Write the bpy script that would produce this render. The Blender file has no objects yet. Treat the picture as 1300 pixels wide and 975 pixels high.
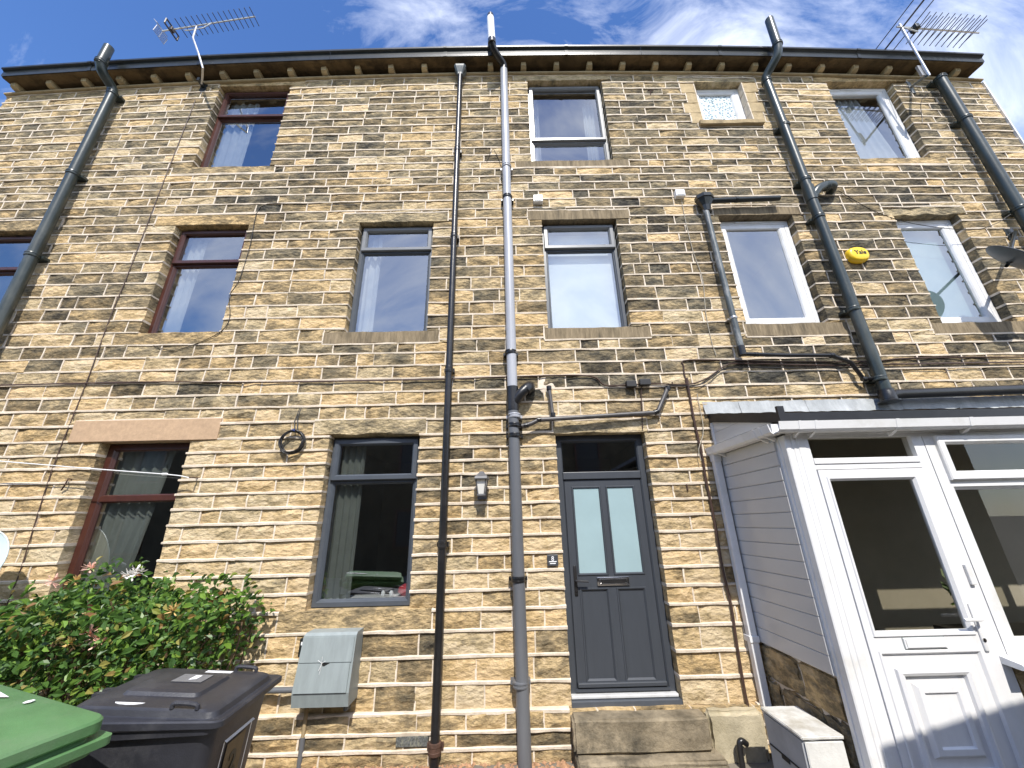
import bpy, bmesh, math, random
from mathutils import Vector, Matrix
random.seed(11)
R = math.radians
sc = bpy.context.scene
COL = sc.collection

# ------------------------------------------------------------------ camera
CAM = Vector((0.0, -4.0, 1.8))
YAW, PITCH, ROLL = 0.00811546, 0.35116752, -0.02274899
cd = bpy.data.cameras.new("camera")
cd.sensor_fit = 'HORIZONTAL'; cd.sensor_width = 36.0; cd.lens = 488.0 / 1300.0 * 36.0
cd.clip_start = 0.05; cd.clip_end = 2000
cam = bpy.data.objects.new("camera", cd); COL.objects.link(cam)
fw = Vector((math.sin(YAW) * math.cos(PITCH), math.cos(YAW) * math.cos(PITCH), math.sin(PITCH)))
rt = Vector((math.cos(YAW), -math.sin(YAW), 0)); up = rt.cross(fw)
rt2 = rt * math.cos(ROLL) + up * math.sin(ROLL); up2 = -rt * math.sin(ROLL) + up * math.cos(ROLL)
mw = Matrix((rt2, up2, -fw)).transposed().to_4x4(); mw.translation = CAM
cam.matrix_world = mw
sc.camera = cam

# ------------------------------------------------------------------ light
SUN_EL, SUN_SIDE = R(50), R(5)           # from behind the camera, a little to its right
sun_dir = Vector((math.sin(SUN_SIDE) * math.cos(SUN_EL), -math.cos(SUN_SIDE) * math.cos(SUN_EL), math.sin(SUN_EL)))
sl = bpy.data.lights.new("sun", 'SUN'); sl.energy = 4.7; sl.angle = R(0.53); sl.color = (1.0, 0.955, 0.88)
so = bpy.data.objects.new("sun", sl); COL.objects.link(so)
so.rotation_euler = (-sun_dir).to_track_quat('-Z', 'Y').to_euler()
so.location = sun_dir * 40
sc.view_settings.view_transform = 'Standard'; sc.view_settings.look = 'None'
sc.view_settings.exposure = 0.36; sc.view_settings.gamma = 1.0
try: sc.view_settings.use_curve_mapping = False
except Exception: pass

world = bpy.data.worlds.new("World"); sc.world = world; world.use_nodes = True
wn = world.node_tree; wn.nodes.clear()
def N(nt, t, **kw):
    n = nt.nodes.new(t)
    for k, v in kw.items(): setattr(n, k, v)
    return n
wo = N(wn, 'ShaderNodeOutputWorld'); wb = N(wn, 'ShaderNodeBackground')
sky = N(wn, 'ShaderNodeTexSky'); sky.sky_type = 'NISHITA'; sky.sun_disc = False
sky.sun_elevation = SUN_EL; sky.sun_rotation = math.pi - SUN_SIDE
sky.air_density = 1.0; sky.dust_density = 0.08; sky.ozone_density = 2.4
hsv = N(wn, 'ShaderNodeHueSaturation'); hsv.inputs['Saturation'].default_value = 1.2; hsv.inputs['Hue'].default_value = 0.510; hsv.inputs['Value'].default_value = 1.3
wn.links.new(sky.outputs[0], hsv.inputs['Color'])
tc = N(wn, 'ShaderNodeTexCoord'); mp = N(wn, 'ShaderNodeMapping')
mp.inputs['Rotation'].default_value = (0.3, 0.5, 0.6); mp.inputs['Scale'].default_value = (1.5, 3.6, 1.2)
wn.links.new(tc.outputs['Generated'], mp.inputs[0])
n1 = N(wn, 'ShaderNodeTexNoise'); n1.inputs['Scale'].default_value = 2.4; n1.inputs['Detail'].default_value = 9
n1.inputs['Roughness'].default_value = 0.62; n1.inputs['Distortion'].default_value = 0.5
wn.links.new(mp.outputs[0], n1.inputs['Vector'])
n2 = N(wn, 'ShaderNodeTexNoise'); n2.inputs['Scale'].default_value = 1.15; n2.inputs['Detail'].default_value = 3
wn.links.new(tc.outputs['Generated'], n2.inputs['Vector'])
ad = N(wn, 'ShaderNodeMath', operation='ADD'); m2 = N(wn, 'ShaderNodeMath', operation='MULTIPLY'); m2.inputs[1].default_value = 0.75
wn.links.new(n2.outputs[0], m2.inputs[0]); wn.links.new(n1.outputs[0], ad.inputs[0]); wn.links.new(m2.outputs[0], ad.inputs[1])
# broken cloud thickens gradually to the east and towards the sun side of the sky
sx = N(wn, 'ShaderNodeVectorMath', operation='DOT_PRODUCT'); sx.inputs[1].default_value = (0.12, -0.14, 0.0)
wn.links.new(tc.outputs['Generated'], sx.inputs[0])
ad2 = N(wn, 'ShaderNodeMath', operation='ADD'); wn.links.new(ad.outputs[0], ad2.inputs[0]); wn.links.new(sx.outputs['Value'], ad2.inputs[1])
cr = N(wn, 'ShaderNodeMapRange'); cr.inputs[1].default_value = 0.79; cr.inputs[2].default_value = 1.20; cr.inputs[3].default_value = 0.0; cr.inputs[4].default_value = 0.64
wn.links.new(ad2.outputs[0], cr.inputs[0])
mx = N(wn, 'ShaderNodeMix', data_type='RGBA'); mx.inputs[7].default_value = (12.0, 12.3, 12.8, 1)
wn.links.new(cr.outputs[0], mx.inputs[0]); wn.links.new(hsv.outputs[0], mx.inputs[6])
wn.links.new(mx.outputs[2], wb.inputs['Color']); wb.inputs['Strength'].default_value = 0.15
wn.links.new(wb.outputs[0], wo.inputs[0])

# ------------------------------------------------------------------ helpers
def tag(o, label=None, cat=None, group=None, kind=None):
    if label: o['label'] = label
    if cat: o['category'] = cat
    if group: o['group'] = group
    if kind: o['kind'] = kind
    return o
def empty(name, loc=(0, 0, 0), rz=0.0):
    o = bpy.data.objects.new(name, None); o.location = loc; o.rotation_euler = (0, 0, rz)
    o.empty_display_size = 0.1; COL.objects.link(o); return o

class MB:
    def __init__(s): s.v = []; s.f = []; s.t = []
    def add(s, vs, fs, tone=None):
        b = len(s.v); s.v += [tuple(v) for v in vs]; s.f += [tuple(b + i for i in f) for f in fs]
        if tone is not None: s.t += [tone] * len(vs)
        return s
    def box(s, x0, x1, y0, y1, z0, z1):
        return s.add([(x, y, z) for z in (z0, z1) for y in (y0, y1) for x in (x0, x1)],
                     [(0, 2, 3, 1), (4, 5, 7, 6), (0, 1, 5, 4), (2, 6, 7, 3), (0, 4, 6, 2), (1, 3, 7, 5)])
    def cbox(s, x0, x1, y0, y1, z0, z1, c=0.006):
        """box with chamfered edges"""
        bm = bmesh.new(); bmesh.ops.create_cube(bm, size=1)
        for v in bm.verts:
            v.co = Vector(((x0 + x1) / 2 + v.co.x * (x1 - x0), (y0 + y1) / 2 + v.co.y * (y1 - y0), (z0 + z1) / 2 + v.co.z * (z1 - z0)))
        bmesh.ops.bevel(bm, geom=list(bm.edges), offset=c, segments=2, affect='EDGES', profile=0.5)
        bm.verts.index_update()
        s.add([v.co[:] for v in bm.verts], [[v.index for v in f.verts] for f in bm.faces]); bm.free(); return s
    def ring(s, x0, x1, z0, z1, prof):
        """mitred frame: prof = [(inset, y), ...] swept round the rectangle"""
        vs, fs = [], []
        for i, y in prof:
            vs += [(x0 + i, y, z0 + i), (x1 - i, y, z0 + i), (x1 - i, y, z1 - i), (x0 + i, y, z1 - i)]
        for k in range(len(prof) - 1):
            for j in range(4):
                a, b = k * 4 + j, k * 4 + (j + 1) % 4
                fs.append((a, b, b + 4, a + 4))
        return s.add(vs, fs)
    def quad(s, a, b, c, d): return s.add([a, b, c, d], [(0, 1, 2, 3)])
    def tube(s, pts, r, seg=10, cap=True, r2=None):
        pts = [Vector(p) for p in pts]; n = len(pts); vs = []; fs = []
        ref = None
        for i, p in enumerate(pts):
            d = (pts[min(i + 1, n - 1)] - pts[max(i - 1, 0)]).normalized()
            if ref is None:
                ref = Vector((0, 1, 0)) if abs(d.y) < 0.9 else Vector((1, 0, 0))
            a = (ref - d * ref.dot(d)).normalized(); b = d.cross(a); ref = a
            k = 1.0
            if 0 < i < n - 1:
                d1 = (pts[i] - pts[i - 1]).normalized()
                k = 1.0
            rr = r if r2 is None else r + (r2 - r) * i / (n - 1)
            for j in range(seg):
                t = 2 * math.pi * j / seg
                vs.append(p + (a * math.cos(t) + b * math.sin(t)) * rr * k)
        for i in range(n - 1):
            for j in range(seg):
                fs.append((i * seg + j, i * seg + (j + 1) % seg, (i + 1) * seg + (j + 1) % seg, (i + 1) * seg + j))
        if cap: fs += [tuple(reversed(range(seg))), tuple(range((n - 1) * seg, n * seg))]
        return s.add(vs, fs)
    def lathe(s, p, d, prof, seg=16):
        """profile [(distance along d, radius)] turned about the axis through p"""
        p = Vector(p); d = Vector(d).normalized()
        ref = Vector((0, 1, 0)) if abs(d.y) < 0.9 else Vector((1, 0, 0))
        a = (ref - d * ref.dot(d)).normalized(); b = d.cross(a); vs = []; fs = []
        for t, r in prof:
            for j in range(seg):
                q = 2 * math.pi * j / seg
                vs.append(p + d * t + (a * math.cos(q) + b * math.sin(q)) * r)
        for i in range(len(prof) - 1):
            for j in range(seg):
                fs.append((i * seg + j, i * seg + (j + 1) % seg, (i + 1) * seg + (j + 1) % seg, (i + 1) * seg + j))
        fs += [tuple(reversed(range(seg))), tuple(range((len(prof) - 1) * seg, len(prof) * seg))]
        return s.add(vs, fs)
    def loft(s, loops, cap=True):
        n = len(loops[0]); vs = [v for l in loops for v in l]; fs = []
        for i in range(len(loops) - 1):
            for j in range(n):
                fs.append((i * n + j, i * n + (j + 1) % n, (i + 1) * n + (j + 1) % n, (i + 1) * n + j))
        if cap: fs += [tuple(reversed(range(n))), tuple(range((len(loops) - 1) * n, len(loops) * n))]
        return s.add(vs, fs)
    def prism(s, poly, y0, y1):
        """polygon in XZ extruded along y"""
        n = len(poly); vs = [(x, y0, z) for x, z in poly] + [(x, y1, z) for x, z in poly]
        fs = [tuple(range(n)), tuple(reversed(range(n, 2 * n)))] + [(i, i + n, (i + 1) % n + n, (i + 1) % n) for i in range(n)]
        return s.add(vs, fs)
    def extrude_x(s, poly, x0, x1):
        n = len(poly); vs = [(x0, y, z) for y, z in poly] + [(x1, y, z) for y, z in poly]
        fs = [tuple(range(n)), tuple(reversed(range(n, 2 * n)))] + [(i, i + n, (i + 1) % n + n, (i + 1) % n) for i in range(n)]
        return s.add(vs, fs)
    def xform(s, m, start=0):
        s.v[start:] = [tuple(m @ Vector(v)) for v in s.v[start:]]; return s
    def mesh(s, name, mat, smooth=None):
        me = bpy.data.meshes.new(name); me.from_pydata(s.v, [], s.f); me.validate()
        bm = bmesh.new(); bm.from_mesh(me); bmesh.ops.recalc_face_normals(bm, faces=bm.faces)
        if smooth is not None:
            for f in bm.faces: f.smooth = True
            for e in bm.edges:
                if len(e.link_faces) == 2 and e.calc_face_angle(0) > smooth: e.smooth = False
        bm.to_mesh(me); bm.free()
        if s.t and len(s.t) == len(me.vertices):
            a = me.attributes.new('tone', 'FLOAT_COLOR', 'POINT')
            a.data.foreach_set('color', [c for t in s.t for c in (t[0], t[1], t[2], 1.0)])
        me.materials.append(mat); return me
    def build(s, name, mat, parent=None, smooth=None):
        o = bpy.data.objects.new(name, s.mesh(name, mat, smooth)); COL.objects.link(o)
        if parent is not None: o.parent = parent
        return o
SM = R(38)

def text_mesh(body, size, mat, name, parent=None, bold=0.0, depth=0.0015, align='CENTER'):
    cu = bpy.data.curves.new(name, 'FONT'); cu.body = body; cu.size = size; cu.align_x = align; cu.align_y = 'CENTER'
    cu.extrude = depth; cu.offset = bold; cu.resolution_u = 3
    t = bpy.data.objects.new(name + "_curve", cu); COL.objects.link(t)
    dg = bpy.context.evaluated_depsgraph_get(); me = bpy.data.meshes.new_from_object(t.evaluated_get(dg))
    bpy.data.objects.remove(t); me.materials.clear(); me.materials.append(mat)
    o = bpy.data.objects.new(name, me); COL.objects.link(o)
    if parent is not None: o.parent = parent
    return o

# ------------------------------------------------------------------ materials
def mat(name, col, rough=0.5, var=0.15, scale=6.0, bump=0.0, bscale=None, metal=0.0, spec=0.5, stain=None, stain_amt=0.0, stain_scale=2.0, stretch=(1, 1, 1), coat=0.0):
    m = bpy.data.materials.new(name); m.use_nodes = True; nt = m.node_tree
    b = nt.nodes['Principled BSDF']; b.inputs['Roughness'].default_value = rough; b.inputs['Metallic'].default_value = metal
    b.inputs['Specular IOR Level'].default_value = spec; b.inputs['Coat Weight'].default_value = coat
    g = N(nt, 'ShaderNodeNewGeometry'); mpp = N(nt, 'ShaderNodeMapping'); mpp.inputs['Scale'].default_value = stretch
    nt.links.new(g.outputs['Position'], mpp.inputs[0])
    n = N(nt, 'ShaderNodeTexNoise'); n.inputs['Scale'].default_value = scale; n.inputs['Detail'].default_value = 6; n.inputs['Roughness'].default_value = 0.65
    nt.links.new(mpp.outputs[0], n.inputs['Vector'])
    r = N(nt, 'ShaderNodeMapRange'); r.inputs[1].default_value = 0.3; r.inputs[2].default_value = 0.7
    r.inputs[3].default_value = 1 - var; r.inputs[4].default_value = 1 + var
    nt.links.new(n.outputs[0], r.inputs[0])
    v = N(nt, 'ShaderNodeVectorMath', operation='SCALE'); v.inputs[0].default_value = col[:3]
    nt.links.new(r.outputs[0], v.inputs['Scale']); out = v.outputs[0]
    if stain is not None:
        n3 = N(nt, 'ShaderNodeTexNoise'); n3.inputs['Scale'].default_value = stain_scale; n3.inputs['Detail'].default_value = 8; n3.inputs['Roughness'].default_value = 0.7
        nt.links.new(mpp.outputs[0], n3.inputs['Vector'])
        rr = N(nt, 'ShaderNodeMapRange'); rr.inputs[1].default_value = 0.5; rr.inputs[2].default_value = 0.68; rr.inputs[4].default_value = stain_amt
        nt.links.new(n3.outputs[0], rr.inputs[0])
        mm = N(nt, 'ShaderNodeMix', data_type='RGBA'); mm.inputs[7].default_value = (*stain, 1)
        nt.links.new(rr.outputs[0], mm.inputs[0]); nt.links.new(out, mm.inputs[6]); out = mm.outputs[2]
    nt.links.new(out, b.inputs['Base Color'])
    if bump:
        bn = N(nt, 'ShaderNodeTexNoise'); bn.inputs['Scale'].default_value = bscale or scale * 4; bn.inputs['Detail'].default_value = 8; bn.inputs['Roughness'].default_value = 0.7
        nt.links.new(mpp.outputs[0], bn.inputs['Vector'])
        bp = N(nt, 'ShaderNodeBump'); bp.inputs['Strength'].default_value = 1.0; bp.inputs['Distance'].default_value = bump
        nt.links.new(bn.outputs[0], bp.inputs['Height']); nt.links.new(bp.outputs[0], b.inputs['Normal'])
    return m

def stone_mat():
    m = bpy.data.materials.new('pitch_faced_sandstone'); m.use_nodes = True; nt = m.node_tree; b = nt.nodes['Principled BSDF']
    b.inputs['Roughness'].default_value = 0.9; b.inputs['Specular IOR Level'].default_value = 0.2
    at = N(nt, 'ShaderNodeAttribute', attribute_name='tone'); sep = N(nt, 'ShaderNodeSeparateColor'); nt.links.new(at.outputs['Color'], sep.inputs[0])
    g = N(nt, 'ShaderNodeNewGeometry')
    off = N(nt, 'ShaderNodeVectorMath', operation='SCALE'); off.inputs[0].default_value = (37, 91, 53); nt.links.new(sep.outputs[1], off.inputs['Scale'])
    ps = N(nt, 'ShaderNodeVectorMath', operation='ADD'); nt.links.new(g.outputs['Position'], ps.inputs[0]); nt.links.new(off.outputs[0], ps.inputs[1])
    mpp = N(nt, 'ShaderNodeMapping'); mpp.inputs['Scale'].default_value = (1, 1, 1.9); nt.links.new(ps.outputs[0], mpp.inputs[0])
    def noise(sc_, det, ro):
        n = N(nt, 'ShaderNodeTexNoise'); n.inputs['Scale'].default_value = sc_; n.inputs['Detail'].default_value = det; n.inputs['Roughness'].default_value = ro
        nt.links.new(mpp.outputs[0], n.inputs['Vector']); return n
    na = noise(5.5, 5, 0.6); nb = noise(28, 6, 0.7)
    def rng(src, a, bb, c, d):
        r = N(nt, 'ShaderNodeMapRange'); r.inputs[1].default_value = a; r.inputs[2].default_value = bb; r.inputs[3].default_value = c; r.inputs[4].default_value = d
        nt.links.new(src, r.inputs[0]); return r.outputs[0]
    def math_(op, a, bb):
        q = N(nt, 'ShaderNodeMath', operation=op)
        for i, x in enumerate((a, bb)):
            if isinstance(x, (int, float)): q.inputs[i].default_value = x
            else: nt.links.new(x, q.inputs[i])
        return q.outputs[0]
    patch = rng(na.outputs[0], 0.34, 0.66, -0.26, 0.26)
    grain = rng(nb.outputs[0], 0.3, 0.7, -0.17, 0.17)
    t = math_('ADD', math_('ADD', sep.outputs[0], patch), grain)
    cr_ = N(nt, 'ShaderNodeValToRGB'); e = cr_.color_ramp
    e.elements[0].position = 0.0; e.elements[0].color = (0.67, 0.525, 0.33, 1)
    e.elements[1].position = 1.0; e.elements[1].color = (0.045, 0.041, 0.033, 1)
    for p_, c_ in ((0.25, (0.52, 0.395, 0.22, 1)), (0.45, (0.30, 0.235, 0.142, 1)), (0.64, (0.19, 0.155, 0.098, 1)), (0.82, (0.112, 0.097, 0.069, 1))):
        q = e.elements.new(p_); q.color = c_
    nt.links.new(t, cr_.inputs[0])
    # iron staining: a few stones warmer, a few greyer
    mm = N(nt, 'ShaderNodeMix', data_type='RGBA', blend_type='MULTIPLY'); nt.links.new(cr_.outputs[0], mm.inputs[6])
    mr = N(nt, 'ShaderNodeValToRGB'); r_ = mr.color_ramp; r_.elements[0].color = (1.05, 0.97, 0.84, 1); r_.elements[1].color = (0.96, 1.0, 1.05, 1)
    nt.links.new(sep.outputs[2], mr.inputs[0]); nt.links.new(mr.outputs[0], mm.inputs[7]); mm.inputs[0].default_value = 1.0
    nt.links.new(mm.outputs[2], b.inputs['Base Color'])
    v = N(nt, 'ShaderNodeTexVoronoi'); v.inputs['Scale'].default_value = 16; nt.links.new(mpp.outputs[0], v.inputs['Vector'])
    nc = noise(14, 9, 0.72)
    nd = noise(70, 4, 0.6)
    h = math_('ADD', math_('ADD', math_('MULTIPLY', v.outputs['Distance'], 0.45), nc.outputs[0]), math_('MULTIPLY', nd.outputs[0], 0.22))
    bp = N(nt, 'ShaderNodeBump'); bp.inputs['Distance'].default_value = 0.030; bp.inputs['Strength'].default_value = 0.95
    nt.links.new(h, bp.inputs['Height']); nt.links.new(bp.outputs[0], b.inputs['Normal'])
    return m

def glass_mat(name, tint=(0.86, 0.875, 0.87), ior=3.3):
    m = bpy.data.materials.new(name); m.use_nodes = True; nt = m.node_tree; nt.nodes.clear()
    o = N(nt, 'ShaderNodeOutputMaterial'); mixs = N(nt, 'ShaderNodeMixShader'); tr = N(nt, 'ShaderNodeBsdfTransparent'); gl = N(nt, 'ShaderNodeBsdfGlossy')
    tr.inputs[0].default_value = (*tint, 1); gl.inputs['Roughness'].default_value = 0.012; gl.inputs[0].default_value = (0.96, 0.98, 1.0, 1)
    fr = N(nt, 'ShaderNodeFresnel'); fr.inputs[0].default_value = ior
    g = N(nt, 'ShaderNodeNewGeometry'); iv = N(nt, 'ShaderNodeMath', operation='SUBTRACT'); iv.inputs[0].default_value = 1.0; nt.links.new(g.outputs['Backfacing'], iv.inputs[1])
    mu = N(nt, 'ShaderNodeMath', operation='MULTIPLY'); nt.links.new(fr.outputs[0], mu.inputs[0]); nt.links.new(iv.outputs[0], mu.inputs[1])   # only the outer face of each sheet mirrors
    nt.links.new(mu.outputs[0], mixs.inputs[0]); nt.links.new(tr.outputs[0], mixs.inputs[1]); nt.links.new(gl.outputs[0], mixs.inputs[2])
    nt.links.new(mixs.outputs[0], o.inputs[0]); return m

def leaf_mat(name, col, trans=0.3):
    m = bpy.data.materials.new(name); m.use_nodes = True; nt = m.node_tree; b = nt.nodes['Principled BSDF']
    at = N(nt, 'ShaderNodeAttribute', attribute_name='tone'); b.inputs['Roughness'].default_value = 0.42; b.inputs['Specular IOR Level'].default_value = 0.45
    oi = N(nt, 'ShaderNodeObjectInfo'); sep = N(nt, 'ShaderNodeSeparateColor'); nt.links.new(at.outputs['Color'], sep.inputs[0])
    add = N(nt, 'ShaderNodeMath', operation='ADD'); nt.links.new(sep.outputs[0], add.inputs[0]); nt.links.new(oi.outputs['Random'], add.inputs[1])
    frc = N(nt, 'ShaderNodeMath', operation='FRACT'); nt.links.new(add.outputs[0], frc.inputs[0])
    cr_ = N(nt, 'ShaderNodeValToRGB'); e = cr_.color_ramp
    e.elements[0].color = (col[0] * .5, col[1] * .55, col[2] * .55, 1); e.elements[1].color = (col[0] * 2.1, col[1] * 1.6, col[2] * 1.1, 1)
    q = e.elements.new(0.55); q.color = (*col, 1)
    q = e.elements.new(0.86); q.color = (col[0] * 2.3, col[1] * 1.9, col[2] * 1.3, 1); q = e.elements.new(0.95); q.color = (0.30, 0.26, 0.07, 1)
    e.elements[len(e.elements) - 1].color = (0.26, 0.12, 0.05, 1)
    nt.links.new(frc.outputs[0], cr_.inputs[0]); nt.links.new(cr_.outputs[0], b.inputs['Base Color'])
    t = N(nt, 'ShaderNodeBsdfTranslucent'); nt.links.new(cr_.outputs[0], t.inputs[0]); mixs = N(nt, 'ShaderNodeMixShader'); mixs.inputs[0].default_value = trans
    o = nt.nodes['Material Output']; nt.links.new(b.outputs[0], mixs.inputs[1]); nt.links.new(t.outputs[0], mixs.inputs[2]); nt.links.new(mixs.outputs[0], o.inputs[0])
    return m

STONE = stone_mat()
MORTAR = mat('lime_mortar', (0.69, 0.595, 0.475), 0.95, 0.18, 9, 0.006, 60, spec=0.15, stain=(0.36, 0.295, 0.21), stain_amt=0.55, stain_scale=3)
CORE = mat('rubble_core', (0.30, 0.26, 0.20), 0.95, 0.2, 5, 0.01, spec=0.1)
ASHLAR = mat('dressed_sandstone', (0.36, 0.275, 0.16), 0.9, 0.28, 7, 0.010, 35, spec=0.15, stain=(0.15, 0.12, 0.08), stain_amt=0.75, stain_scale=2.6, stretch=(1, 1, .6))
ASHLAR_CLEAN = mat('clean_sandstone', (0.44, 0.34, 0.20), 0.9, 0.28, 7, 0.007, 40, spec=0.15, stain=(0.3, 0.23, 0.14), stain_amt=0.5, stain_scale=3)
SILLSTONE = mat('tooled_sill_stone', (0.235, 0.185, 0.118), 0.9, 0.35, 22, 0.008, 60, spec=0.15, stain=(0.07, 0.06, 0.045), stain_amt=0.8, stain_scale=5, stretch=(1.6, 1, .22))
NEWSTONE = mat('pink_cast_stone', (0.46, 0.32, 0.205), 0.9, 0.13, 24, 0.003, 120, spec=0.15, stain=(0.34, 0.24, 0.16), stain_amt=0.5, stain_scale=4)
STEPSTONE = mat('worn_step_stone', (0.27, 0.222, 0.15), 0.85, 0.55, 4, 0.012, 30, spec=0.25, stain=(0.055, 0.05, 0.038), stain_amt=0.9, stain_scale=3.2)
CONCRETE = mat('patched_cement', (0.46, 0.40, 0.28), 0.92, 0.25, 5, 0.006, 60, spec=0.15, stain=(0.2, 0.17, 0.1), stain_amt=0.6)
EAVE = mat('stained_shaded_eaves_stone', (0.115, 0.080, 0.042), 0.9, 0.4, 5, 0.006, 30, spec=0.15, stain=(0.014, 0.012, 0.010), stain_amt=0.97, stain_scale=1.8)  # soot-stained stone, darkened further to stand in for shade under the gutter
CORBEL = mat('corbel_stone', (0.40, 0.315, 0.185), 0.9, 0.3, 8, 0.004, 40, spec=0.15, stain=(0.15, 0.12, 0.08), stain_amt=0.6)
SLATE = mat('roof_slate', (0.10, 0.105, 0.115), 0.7, 0.3, 3, 0.004, 20)
BLACKG = mat('black_gutter_paint', (0.014, 0.017, 0.017), 0.32, 0.3, 8, 0.001, 40, stain=(0.05, 0.05, 0.045), stain_amt=0.4)
BLACKP = mat('black_cast_iron', (0.012, 0.012, 0.013), 0.3, 0.3, 12, 0.0015, 50, stain=(0.045, 0.04, 0.035), stain_amt=0.35)
GREENP = mat('dark_green_grey_pipe_paint', (0.026, 0.036, 0.035), 0.33, 0.25, 8, 0.001, 40, stain=(0.10, 0.105, 0.09), stain_amt=0.6, stain_scale=3, stretch=(1, 1, .3))
GREYP = mat('grey_plastic_pipe', (0.115, 0.12, 0.13), 0.4, 0.12, 5, 0.0005, 40, stain=(0.2, 0.2, 0.2), stain_amt=0.25, stretch=(1, 1, .2))
SILVERP = mat('pale_grey_vent_pipe', (0.36, 0.37, 0.40), 0.35, 0.12, 5, 0.0005, 40, stain=(0.2, 0.2, 0.2), stain_amt=0.3, stretch=(1, 1, .2))
LEADP = mat('scuffed_lead_grey_pipe', (0.07, 0.085, 0.09), 0.45, 0.35, 10, 0.001, 40, stain=(0.4, 0.4, 0.39), stain_amt=0.7, stain_scale=7, stretch=(1, 1, .4))
WASTEP = mat('waste_pipe_plastic', (0.06, 0.055, 0.055), 0.45, 0.25, 10, stain=(0.2, 0.18, 0.16), stain_amt=0.4)
ANTH = mat('anthracite_frame', (0.068, 0.078, 0.093), 0.36, 0.08, 10, 0.0003, 200)
ANTH_GLARE = mat('anthracite_frame_sun_glare', (0.20, 0.205, 0.21), 0.28, 0.08, 10)  # anthracite frame made paler, sun glare put into its colour
DOORG = mat('anthracite_door', (0.046, 0.052, 0.062), 0.42, 0.07, 8, 0.0004, 150, stretch=(3, 3, .4))
BROWN = mat('mahogany_frame', (0.058, 0.019, 0.013), 0.35, 0.25, 14, 0.0004, 60, stretch=(1, 1, .3))  # mahogany brown lowered to carry the shade of the recessed frames
WHITE = mat('white_plastic', (0.755, 0.75, 0.74), 0.3, 0.03, 6, stain=(0.56, 0.545, 0.49), stain_amt=0.5, stain_scale=3.5)
WHITED = mat('white_foil_door', (0.74, 0.735, 0.73), 0.35, 0.03, 30, 0.0008, 90, stretch=(1, 1, .25))
CLAD = mat('shade_toned_white_cladding', (0.53, 0.53, 0.525), 0.22, 0.04, 3, stain=(0.5, 0.5, 0.48), stain_amt=0.4, stain_scale=3)  # white boards greyed, the side wall's shade is in the colour
THRESH = mat('grey_white_threshold', (0.58, 0.58, 0.57), 0.45, 0.15, 12, stain=(0.3, 0.29, 0.27), stain_amt=0.6, stain_scale=6)
CHROME = mat('dark_chrome', (0.55, 0.54, 0.54), 0.18, 0.1, 10, metal=1.0)
GLASS = glass_mat('window_glass')
GLASS_DARK = glass_mat('porch_glass', (0.84, 0.83, 0.79), 1.65)
FROST = mat('frosted_glass', (0.30, 0.41, 0.43), 0.3, 0.05, 3, spec=0.6)
def lace_mat():
    m = bpy.data.materials.new('patterned_obscure_glass'); m.use_nodes = True; nt = m.node_tree; b = nt.nodes['Principled BSDF']; b.inputs['Roughness'].default_value = 0.35
    g = N(nt, 'ShaderNodeNewGeometry'); v = N(nt, 'ShaderNodeTexVoronoi'); v.inputs['Scale'].default_value = 26; nt.links.new(g.outputs['Position'], v.inputs['Vector'])
    c = N(nt, 'ShaderNodeValToRGB'); e = c.color_ramp; e.elements[0].position = 0.30; e.elements[0].color = (.12, .20, .24, 1); e.elements[1].position = 0.52; e.elements[1].color = (.62, .68, .70, 1)
    nt.links.new(v.outputs['Distance'], c.inputs[0]); nt.links.new(c.outputs[0], b.inputs['Base Color']); return m
LACE = lace_mat()
CURTAIN = mat('pale_curtain', (0.42, 0.43, 0.43), 0.9, 0.08, 8, spec=0.1)
CURTAING = mat('grey_green_curtain', (0.22, 0.235, 0.215), 0.9, 0.08, 8, spec=0.1)
BLIND = mat('white_roller_blind', (0.78, 0.82, 0.83), 0.9, 0.03, 4, spec=0.1)
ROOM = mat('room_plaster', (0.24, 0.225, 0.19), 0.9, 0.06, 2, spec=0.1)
RED = mat('red_ornament', (0.55, 0.05, 0.06), 0.4, 0.1)
LEAD = mat('lead_flashing', (0.33, 0.345, 0.345), 0.5, 0.25, 6, 0.004, 30, stain=(0.56, 0.57, 0.56), stain_amt=0.7, stain_scale=4, stretch=(1, 1, .4))
FELT = mat('black_roof_edge_trim', (0.018, 0.019, 0.022), 0.45, 0.2, 8)
METERG = mat('grey_meter_box_plastic', (0.255, 0.29, 0.29), 0.5, 0.12, 8, stain=(0.21, 0.24, 0.24), stain_amt=0.5, stain_scale=3, stretch=(2.5, 2.5, .25))
BOXW = mat('dirty_white_cabinet', (0.66, 0.65, 0.61), 0.6, 0.14, 5, 0.002, 60, stain=(0.33, 0.29, 0.21), stain_amt=0.7, stain_scale=3.5)
BOXG = mat('shaded_cabinet_side', (0.36, 0.37, 0.38), 0.6, 0.12, 5, stain=(0.22, 0.21, 0.19), stain_amt=0.5)  # greyed copy of the white cabinet, standing in for its shaded side
CABLEB = mat('brown_cable', (0.065, 0.036, 0.026), 0.5, 0.3, 10)
CABLEK = mat('black_cable', (0.015, 0.014, 0.014), 0.45, 0.3, 10)
CABLEW = mat('pale_cable', (0.42, 0.38, 0.30), 0.6, 0.2, 10)
LINE = mat('white_washing_line', (0.75, 0.75, 0.74), 0.6, 0.1)
RUST = mat('rusty_iron', (0.07, 0.035, 0.022), 0.8, 0.4, 20)
ALU = mat('aerial_aluminium', (0.55, 0.54, 0.53), 0.35, 0.15, 10, metal=0.7)
ALUD = mat('weathered_aerial_rod', (0.07, 0.06, 0.055), 0.5, 0.2, 10)
YELLOW = mat('yellow_alarm_plastic', (0.85, 0.56, 0.02), 0.35, 0.04)
INK = mat('dark_print', (0.03, 0.028, 0.02), 0.5, 0.02)
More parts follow.
